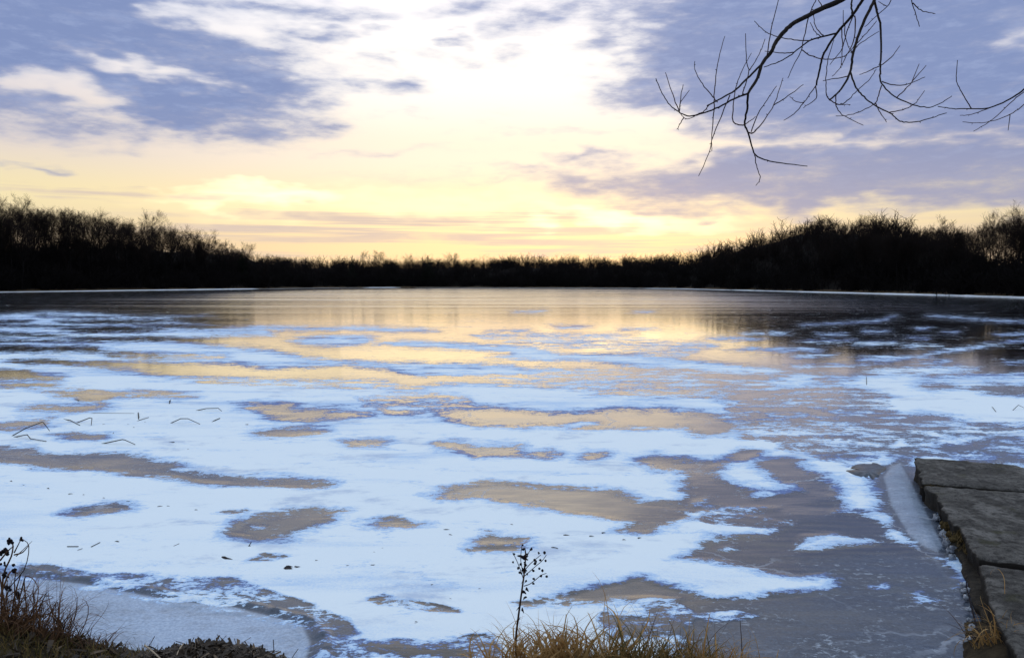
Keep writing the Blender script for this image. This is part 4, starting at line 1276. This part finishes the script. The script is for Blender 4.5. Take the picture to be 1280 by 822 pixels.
def slab(left, right, ztop, zbot, sub_u, sub_v, seed):
    """grid between a left and a right edge (world xy polylines), rounded rim, closed sides"""
    def resample(P, n_):
        P = np.asarray(P, float); d = np.concatenate([[0], np.cumsum(np.linalg.norm(np.diff(P, axis=0), axis=1))])
        return np.stack([np.interp(np.linspace(0, d[-1], n_), d, P[:, k]) for k in range(P.shape[1])], 1)
    Lp = resample(left, sub_v); Rp = resample(right, sub_v)
    u = np.linspace(0, 1, sub_u)
    G = Lp[:, None, :] * (1 - u)[None, :, None] + Rp[:, None, :] * u[None, :, None]
    X, Y = G[..., 0], G[..., 1]
    wid = np.linalg.norm(Rp - Lp, axis=1)[:, None]; lng = np.linalg.norm(Lp[-1] - Lp[0])
    e = np.minimum(np.minimum(u[None, :] * wid, (1 - u)[None, :] * wid), np.minimum(np.linspace(0, 1, sub_v), 1 - np.linspace(0, 1, sub_v))[:, None] * lng)
    jx = fbm2(X * 4, Y * 4, seed + 7) * .045 * np.exp(-e / .12) + fbm2(X * 17, Y * 17, seed + 8) * .02 * np.exp(-e / .05)
    X = X + jx
    Z = ztop - .022 * np.exp(-e / .010) + .016 * fbm2(X * 2.0, Y * 2.0, seed) + .011 * fbm2(X * 14, Y * 14, seed + 1)
    Z -= .03 * np.clip(fbm2(X * 5, Y * 5, seed + 2) - .1, 0, 1) * np.exp(-e / .10)
    V = [np.stack([X.ravel(), Y.ravel(), Z.ravel()], 1)]
    idx = np.arange(X.size).reshape(X.shape)
    Fl = [np.stack([idx[:-1, :-1], idx[:-1, 1:], idx[1:, 1:], idx[1:, :-1]], -1).reshape(-1, 4)]
    rim_i = np.concatenate([idx[0, :], idx[1:, -1], idx[-1, -2::-1], idx[-2:0:-1, 0]])
    top = V[0][rim_i]; cen = top.mean(0); nr = 7; k0 = X.size
    prev = rim_i
    for r_ in range(1, nr + 1):
        t = r_ / nr
        ring = top.copy(); ring[:, 2] = top[:, 2] * (1 - t) + zbot * t
        dirv = ring[:, :2] - cen[:2]; dirv /= np.linalg.norm(dirv, axis=1, keepdims=True)
        rough = .035 * fbm2(ring[:, 0] * 6 + ring[:, 2] * 9, ring[:, 1] * 6, seed + 3) + .02 * fbm2(ring[:, 0] * 20, ring[:, 1] * 20 + ring[:, 2] * 30, seed + 4)
        ring[:, :2] += dirv * (rough * min(1, t * 3) - .03 * math.sin(math.pi * t))[:, None]
        V.append(ring); cur = np.arange(len(rim_i)) + k0; k0 += len(rim_i)
        nx, px_ = np.roll(cur, -1), np.roll(prev, -1)
        Fl.append(np.stack([prev, cur, nx, px_], -1)); prev = cur
    return np.concatenate(V) - PO, np.concatenate(Fl)


def g2(px, py, z=TOPZ): return on_z(px, py, z)[:2]


Ledge = [g2(1141, 569), g2(1146, 583), g2(1152, 601)]
ax = unit(g2(1141, 569) - g2(1212, 700))           # along the pier, away from the bank
acr = np.array([ax[1], -ax[0]])                      # across, to the right
PW = 2.1


def across(p, w=PW, s=0.0): return np.asarray(p) + acr * w + ax * s


# far slab with its bevelled outer corner
V, F = slab([g2(1153, 602), g2(1146, 583), g2(1141.5, 569.5)], [across(g2(1153, 602)), across(g2(1146, 583), 1.9), g2(1266, 580.5)], TOPZ, -.1, 60, 40, 31)
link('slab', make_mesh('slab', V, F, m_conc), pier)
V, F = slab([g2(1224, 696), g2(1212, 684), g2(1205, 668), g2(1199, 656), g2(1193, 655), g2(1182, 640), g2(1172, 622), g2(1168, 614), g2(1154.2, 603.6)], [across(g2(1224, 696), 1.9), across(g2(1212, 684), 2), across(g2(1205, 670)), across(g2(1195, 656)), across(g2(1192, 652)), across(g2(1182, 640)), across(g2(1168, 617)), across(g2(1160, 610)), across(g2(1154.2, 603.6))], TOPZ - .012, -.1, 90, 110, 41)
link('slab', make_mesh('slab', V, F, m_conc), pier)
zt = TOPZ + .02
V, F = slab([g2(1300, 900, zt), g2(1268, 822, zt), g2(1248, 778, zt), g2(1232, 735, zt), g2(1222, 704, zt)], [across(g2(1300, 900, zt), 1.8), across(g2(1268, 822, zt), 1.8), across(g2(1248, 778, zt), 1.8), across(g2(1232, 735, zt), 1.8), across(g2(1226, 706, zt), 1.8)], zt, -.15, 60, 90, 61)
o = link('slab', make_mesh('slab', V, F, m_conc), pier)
o['label'] = 'nearest slab beyond the dark open joint'
# broken footing below the near slabs
m_foot = simple_mat('wet_footing', (.006, .005, .004), (.035, .028, .020), 12, .8, .2, (1, 1, 1), 1.0, 8, bdist=.05)
V, F = slab([on_z(1256, 830, .07)[:2], on_z(1226, 770, .07)[:2], on_z(1208, 725, .07)[:2], on_z(1196, 690, .07)[:2], on_z(1183, 662, .07)[:2]], [across(on_z(1256, 830, .07)[:2], 1.2), across(on_z(1226, 770, .07)[:2], 1.2), across(on_z(1208, 725, .07)[:2], 1.2), across(on_z(1196, 690, .07)[:2], 1.2), across(on_z(1183, 662, .07)[:2], 1.2)], .07, -.15, 40, 80, 71)
link('footing', make_mesh('footing', V, F, m_foot), pier)

m_moss = simple_mat('dead_moss', (.030, .022, .010), (.10, .07, .03), 22, .95, .05, (1, 1, 1), .5, tint=(.16, .11, .05))


def moss(px, py, z, wx, h, n, label):
    c_ = on_z(px, py, z); mb = MB()
    for k in range(22):
        blob(mb, np.array([rnd.gauss(0, wx * .4), rnd.gauss(0, wx * .4), rnd.uniform(0, h * .4)]), rnd.uniform(.02, .045), rnd.randrange(99999))
    for i in range(n):
        b_ = np.array([rnd.gauss(0, wx * .45), rnd.gauss(0, wx * .45), rnd.uniform(0, h * .3)])
        d = unit(np.array([rnd.gauss(-.1, .7), rnd.gauss(-.2, .7), .8])); L = h * rnd.uniform(.3, 1.0)
        q = b_ + d * L * .5
        mb.blade(np.array([b_, q, q + unit(d + np.array([0, 0, -.8])) * L * .5]), .004, unit(np.array([rnd.gauss(.6, .6), rnd.gauss(0, .6), 0])), rnd.random() ** 2)
    tag(mb.build('moss_clump', m_moss, None, True, c_), label, 'moss')


moss(1166, 613, .17, .10, .14, 160, 'dead moss clump in the notch between the two outer slabs')
moss(1203, 678, .12, .16, .16, 260, 'largest brown moss clump, in the broken joint before the nearest slab')
moss(1186, 660, .10, .09, .10, 120, 'small straw coloured moss clump at the waterline of the middle slab')
moss(1214, 690, .12, .12, .12, 160, 'dark moss clump at the open joint above the near side of the pier')
mb = MB(); q = smooth_line(np.array([on_z(1256, 742, zt), on_z(1255, 722, zt + .12), on_z(1248, 711, zt + .20), on_z(1240, 713, zt + .18), on_z(1238, 718, zt + .15)]), 4); o0 = q[0].copy()
mb.blade(q - o0, .004, np.array([.9, .2, .1]), 0)
tag(mb.build('dry_grass', m_straw, None, True, o0), 'single curled straw blade arching over the nearest slab', 'grass')
for pts, lb in [([(1224, 800), (1216, 765), (1209, 738), (1208, 728)], 'long dark root hanging down the near side of the pier'), ([(1240, 775), (1236, 748), (1232, 730), (1222, 716)], 'dark crooked vine on the edge of the nearest slab')]:
    q = smooth_line(np.array([on_z(a, b_, .10 + .10 * (i / 3)) + np.array([-.03, -.05, 0.03]) for i, (a, b_) in enumerate(pts)]), 4); o0 = q[0].copy()
    mb = MB(); mb.tube(q - o0, np.linspace(.009, .005, len(q)), 5)
    tag(mb.build('root', m_dark, None, True, o0), lb, 'root')

# chunks of ice along the pier
m_chip, nt, out = new_mat('ice_chunk')
pos = nt.new('ShaderNodeNewGeometry').outputs['Position']
n = nt.noise(pos, 25, 5, .6)
nt.l.new(nt.bsdf(nt.mix(nt.mr(n, .3, .7), (.10, .11, .14), (.42, .46, .52)), .25, .5, 1.31, normal=nt.bump(n, .4, .01)), out.inputs[0])
for i, (px, py, s) in enumerate([(1172, 648, .05), (1176, 660, .05), (1180, 669, .06), (1183, 679, .07), (1187, 688, .06), (1190, 697, .05), (1205, 732, .035), (1208, 739, .04), (1209, 748, .04), (1210, 762, .035), (1211, 775, .035), (1213, 786, .04), (1157, 616, .05), (1162, 627, .05), (1217, 802, .045)]):
    mb = MB(); c_ = on_z(px, py, .02)
    for t in range(4): blob(mb, np.array([rnd.gauss(0, s * .35), rnd.gauss(0, s * .35), rnd.uniform(0, s * .3)]), s * rnd.uniform(.45, .8), rnd.randrange(99999))
    tag(mb.build('ice_chunk', m_chip, None, False, c_), 'small pale lump of ice frozen along the foot of the pier', 'ice', 'ice lumps frozen along the foot of the pier')

# tilted plate of dark ice left of the hump
def plate(pts, th, label, zf):
    fin, zz = [], []
    for i, (a, b_) in enumerate(pts):          # broken, uneven edge
        a2, b2 = pts[(i + 1) % len(pts)]; z2 = zf[(i + 1) % len(pts)]
        for k in range(5):
            t = k / 5
            fin.append((a + (a2 - a) * t + rnd.gauss(0, 1.0), b_ + (b2 - b_) * t + rnd.gauss(0, .5))); zz.append(zf[i] + (z2 - zf[i]) * t + rnd.gauss(0, .003))
    pts, zf = fin, zz
    P = np.array([on_z(a, b_, zf[i]) for i, (a, b_) in enumerate(pts)]); o0 = P.mean(0); P = P - o0
    n_ = len(P); c0_ = P.mean(0)
    V = np.vstack([P, P + np.array([.02, .03, -th]) * 1.0, [c0_ + (0, 0, .006)], [c0_ - (0, 0, th)]])
    i = np.arange(n_); j = (i + 1) % n_
    T = np.concatenate([np.stack([np.full(n_, 2 * n_), i, j], -1), np.stack([np.full(n_, 2 * n_ + 1), n_ + j, n_ + i], -1)])
    Q = np.stack([i, n_ + i, n_ + j, j], -1)
    tag(link('ice_plate', make_mesh('ice_plate', V, [Q, T], m_plate, False), None, o0), label, 'ice')


m_plate, nt, out = new_mat('dark_ice_plate')
pos = nt.new('ShaderNodeNewGeometry').outputs['Position']
n = nt.noise(pos, 14, 6, .65)
nt.l.new(nt.bsdf(nt.mix(nt.mr(n, .3, .7), (.03, .036, .048), (.10, .12, .155)), .35, .5, 1.31, normal=nt.bump(n, .5, .02)), out.inputs[0])
plate([(1058, 588), (1072, 580), (1092, 578), (1108, 583), (1100, 592), (1090, 600), (1078, 597)], .07, 'tilted dark plate of ice jutting up left of the smooth icy hump', [.008, .018, .02, .014, .006, .004, .006])

# ------------------------------------------------------------------ overhanging tree (its trunk stands right of the picture)
m_ob = simple_mat('branch_bark', (.010, .008, .008), (.035, .026, .022), 30, .85, .15, (1, 1, 1), .2)
m_ot = simple_mat('young_twig', (.035, .018, .018), (.08, .04, .034), 30, .75, .2, (1, 1, 1), 0)
TX, TYY = 6.6, 3.6
tz = bz(TX, TYY)
tb = np.array([TX, TYY, tz - .1])
ot = empty('overhanging_tree', tb)
tag(ot, 'bare tree hanging its dark drooping branches into the upper right sky', 'tree')
rgt = np.random.default_rng(77)
trunk = grow(rgt, (0, 0, 0), (-.05, 0, 1), 9.5, 12, .1, .05)
mb = MB(); mb.tube(smooth_line(trunk, 3), np.linspace(.24, .06, 37), 12); mb.build('trunk', m_ob, ot)
BD = 5.0


def tr_at(z): return np.array([np.interp(z, trunk[:, 2], trunk[:, k]) for k in range(3)])


def LP(px, py, Y=BD): return at_y(px, py, Y) - tb


# limb above the frame and limb entering at the right
l1 = smooth_line(np.array([tr_at(6.6 - tz), LP(1700, -330, 4.2), LP(1400, -210, 4.7), LP(1200, -95), LP(1120, -48), LP(1085, -24), LP(1062, -8)]), 5)
l2 = smooth_line(np.array([tr_at(5.0 - tz), LP(1560, -40, 4.4), LP(1400, 30, 4.8), LP(1320, 78), LP(1300, 97)]), 5)
mb = MB(); mb.tube(l1, np.linspace(.075, .020, len(l1)), 8); limb1 = mb.build('limb', m_ob, ot)
mb = MB(); mb.tube(l2, np.linspace(.05, .008, len(l2)), 8); limb2 = mb.build('limb', m_ob, ot)
for k in range(7):   # limbs out of the picture
    a = trunk[6 + k % 6]; q = grow(rgt, a, (rgt.normal(.3, .5), rgt.normal(-.5, .6), .7), 3.2, 7, .3, .12)
    mb = MB(); mb.tube(q, np.linspace(.06, .012, len(q)), 6); lb = mb.build('limb', m_ob, ot)
    for t in range(6):
        j = rgt.integers(2, 7); q2 = grow(rgt, q[j], tilt(rgt, unit(q[j] - q[j - 1]), R(40)), 1.2, 5, .1, .15)
        mb = MB(); mb.tube(q2, np.linspace(.012, .003, len(q2)), 4); mb.build('branch', m_ot, lb)

PATHS = []   # every branch already placed: list of (px points, depth at each)


def nearest_depth(px, py):
    best = (1e9, BD)
    for P, D in PATHS:
        d2 = (P[:, 0] - px) ** 2 + (P[:, 1] - py) ** 2
        k = int(np.argmin(d2))
        if d2[k] < best[0]: best = (d2[k], D[k])
    return best[1] if best[0] < 60 else BD


def branch(pts, wa, wb, parent, drift=None, d0=None, attach_end=False, name='branch'):
    """pts in photo pixels from root to tip, widths in photo pixels"""
    P = smooth_line(np.array(pts, float), 5)
    if d0 is None: d0 = nearest_depth(*P[0])
    s = np.concatenate([[0], np.cumsum(np.linalg.norm(np.diff(P, axis=0), axis=1))]); t = s / s[-1]
    dr = drift if drift is not None else rnd.choice([-1, 1]) * rnd.uniform(.0012, .0042) * s[-1]
    D = d0 + dr * t ** 1.3
    PATHS.append((P, D))
    Q = np.array([at_y(a, b_, d) for (a, b_), d in zip(P, D)]) - tb
    Q += np.array([[rnd.gauss(0, .0012) for _ in range(3)] for _ in Q]) * (t[:, None] > .03)
    wdt = (wa + (wb - wa) * t) * (.45 if wa > 4 else .39 if wa > 2.6 else .35) / FPX * D
    mb = MB(); mb.tube(Q, wdt, 6)
    # buds / knuckles
    for k in range(3, len(Q) - 1, 3):
        if rnd.random() < .5: 
            dv = unit(Q[k] - Q[k - 1]); sdv = tilt(np.random.default_rng(rnd.randrange(9999)), dv, 1.0)
            mb.tube(np.array([Q[k], Q[k] + sdv * .006, Q[k] + sdv * .012]), np.array([wdt[k] * .9, wdt[k] * .8, .0006]), 4)
    return mb.build(name, m_ob if wa > 2.6 else m_ot, parent)


PATHS.append((np.array([(1062, -8), (1085, -24), (1120, -48)], float), np.array([BD] * 3)))
M_ = branch([(1062, -8), (1050, 1), (1027, 11), (1008, 21), (994, 28), (982, 38), (971, 51), (964, 65), (953, 79), (947.6, 96), (935, 117)], 8.2, 3.6, limb1, -.25)
branch([(935, 117), (917, 124), (894, 136), (874.5, 143), (859, 145), (849, 140), (837.5, 131.5), (828, 117), (820, 98)], 2.9, 1.3, limb1)
branch([(953, 79.5), (937, 95.5), (921, 111), (905.6, 121), (884, 132.5)], 3.4, 2.2, limb1)
tw = lambda pts, a=2.0, b=1.1, par=limb1: branch(pts, a, b, par, name='twig')
tw([(886, 132), (880, 139), (872, 143), (862, 148.5), (855, 147), (849, 141)])
tw([(855, 147), (851, 153), (846, 162)])
branch([(935, 117), (934, 136), (931, 155), (935, 166), (942.6, 191), (954, 199), (970, 203), (1009, 207.5)], 3.6, 1.2, limb1)
tw([(943, 192), (945.5, 206.5), (950, 223), (944.5, 232)])
tw([(935, 165.6), (941.6, 165.6), (954, 152), (967, 131.6), (973, 115), (978.6, 97.5)], 2.4)
tw([(967, 131.6), (985.4, 120), (1004, 106)])
tw([(939, 165), (946.5, 145), (956, 128.6), (971, 107)])
tw([(932, 156), (923, 156), (916, 150), (917, 128.6), (920, 109), (928, 88), (939.5, 66.5)], 2.3)
tw([(932, 155), (938, 151), (944.5, 146)], 1.8)
tw([(958, 72), (964, 38), (973, 0), (977, -18)])
tw([(893, 135), (893, 115), (897, 81), (906, 45)])
tw([(892, 136), (892, 142), (889.7, 173), (889.7, 189)])
tw([(912.4, 119), (903.7, 140), (891, 171.5), (887, 189), (873.5, 220)])
tw([(897, 128), (891, 121), (878, 105), (869.6, 90), (868, 77)])
tw([(849, 140), (841, 119), (831.7, 91)])
tw([(849, 140), (850, 128.6), (854, 106)])
tw([(850, 128.6), (862, 113)], 1.4, 1)
tw([(928, 119), (929, 115), (936, 90), (933, 75.5), (932, 42)])
tw([(937, 88), (949, 68), (956.6, 49)], 1.7)
# second hanging branch
B_ = branch([(1092, -30), (1084, -12), (1078, 0), (1072, 10), (1066, 18.6), (1046, 41.6), (1030.6, 65.7), (1026, 81), (1020, 107)], 4.4, 2.2, limb1, .2, BD)
tw([(1020, 107), (1012, 118), (1005, 127.7), (995, 127), (987, 121)])
tw([(1005, 128), (995, 140), (979.6, 151)])
tw([(1019.5, 108), (1020, 123), (1004, 135)])
branch([(1045, 42), (1026.6, 46.7), (1012, 51), (992.5, 65.6), (978, 75.5), (954.8, 84.5)], 2.8, 1.3, limb1)
tw([(1012, 51), (992.5, 50), (974.5, 46.7), (958, 40.4), (943, 27)])
tw([(992.5, 65.6), (978, 66.5), (955.7, 64)])
tw([(1030, 45.6), (1028, 44), (1019.5, 34), (1017, 20), (1016, 12.6)])
tw([(1026, 46), (1019, 40), (1013, 29)], 1.6)
tw([(1011, 20), (1016, 8), (1020, 0), (1027, -20)])
tw([(1011, 20), (1005, 46.7), (1001.5, 63), (992.5, 81), (984.4, 98)])
tw([(1001.5, 62), (1014, 70), (1032, 74), (1050, 72), (1057, 69), (1065.7, 61), (1074, 44)])
tw([(1028.4, 11), (1023, 0), (1018, -12)])
branch([(1066, 19), (1069, 25), (1067, 52), (1057, 72), (1050, 85), (1040.5, 95.7)], 2.4, 1.1, limb1)
tw([(1066, 21), (1058, 41.6), (1052.5, 61), (1037, 81)])
tw([(1052, 36), (1053, 55), (1051.4, 85.4)])
tw([(1054, 34), (1054, 13)], 1.5)
tw([(1056, 32), (1056, 44), (1062, 61), (1065, 66)], 1.7)
tw([(1066, 18.6), (1064, 8), (1066, -6), (1068, -20)], 3, 2.4)
# third, thickest of the hanging ones
C_ = branch([(1112, -44), (1100, -14), (1093, 1), (1083, 20), (1072, 48), (1065.7, 70), (1063, 90), (1051.5, 111.6), (1037, 125)], 5.0, 2.4, limb1, -.3, BD)
tw([(1037, 125), (1033, 118), (1032.4, 98.5), (1035, 74), (1042.7, 50)])
branch([(1063, 90), (1070, 109.5), (1080, 121), (1092, 131), (1111.7, 141), (1122.6, 150), (1135.7, 153), (1160, 149), (1183, 141)], 2.8, 1.2, limb1)
tw([(1037, 125), (1049, 130.7), (1059, 126), (1072, 113), (1087.6, 98.5), (1095, 86.5)])
tw([(1045, 119), (1045, 131), (1052.5, 143), (1079, 156.5)])
tw([(1045, 131), (1053, 131), (1063, 131)], 1.4)
tw([(1102, 107), (1096, 126), (1092, 131), (1074, 140), (1057, 144.5), (1045, 145)])
tw([(1095, 130), (1099, 139), (1108, 152.6)])
tw([(1061, 93), (1057, 96), (1028.5, 100.7)])
branch([(1093, 1), (1097, 18), (1100.7, 33), (1101.4, 65.7), (1100, 87.6), (1102.5, 105), (1118, 120.4), (1142, 131), (1162, 134), (1176, 129), (1190, 120)], 3.6, 1.2, limb1)
tw([(1102.5, 102), (1118, 106.6), (1135.7, 105), (1156.5, 96)])
tw([(1121, 122), (1137, 106), (1157.6, 82)])
tw([(1140, 102), (1149, 80)], 1.5)
tw([(1111.6, 140.5), (1125, 138), (1142, 131), (1155.4, 114)])
tw([(1100.7, 82), (1088, 88), (1074.4, 93.7)])
tw([(1100.7, 82), (1114, 72), (1125, 57)])
tw([(1130, -52), (1114, 0), (1098.5, 17.5), (1081, 34)], 2.2)
tw([(1108, 8), (1104, 6), (1098, 2)], 1.5)
tw([(1072, 54), (1083, 41.6), (1096, 26)], 1.6)
tw([(1063.5, 66), (1076.6, 53.6), (1098.5, 39.4)], 1.7)
# small sprig at the top and the limb at the right edge
branch([(1165, -75), (1146, -20), (1140, 0), (1144.5, 17.5), (1149.5, 34)], 2.6, 1.2, limb1, .2, BD)
tw([(1141, 4), (1151, 13), (1168.6, 17.5)])
PATHS.append((np.array([(1300, 97), (1320, 78)], float), np.array([BD, BD])))
E_ = branch([(1300, 97), (1280, 111.6), (1262.7, 123.7), (1236.4, 135), (1214.5, 136), (1190, 135.7), (1172, 133)], 2.9, 1.2, limb2, .2)
tw([(1214.5, 136), (1207, 124), (1199, 109.5), (1195.5, 98.5), (1197, 75.5)], 2, 1.1, limb2)
tw([(1236, 135.5), (1214.5, 143), (1200, 144.5)], 1.6, 1, limb2)
tw([(1290, 105), (1280, 115), (1267, 125), (1241, 149), (1217, 164)], 1.9, 1, limb2)
tw([(1320, 78), (1300, 112), (1280, 131), (1262.7, 143), (1241, 151), (1223, 153.7), (1203.6, 152.6)], 2.2, 1.1, limb2)
tw([(1262.7, 143), (1260.5, 163)], 1.5, 1, limb2)
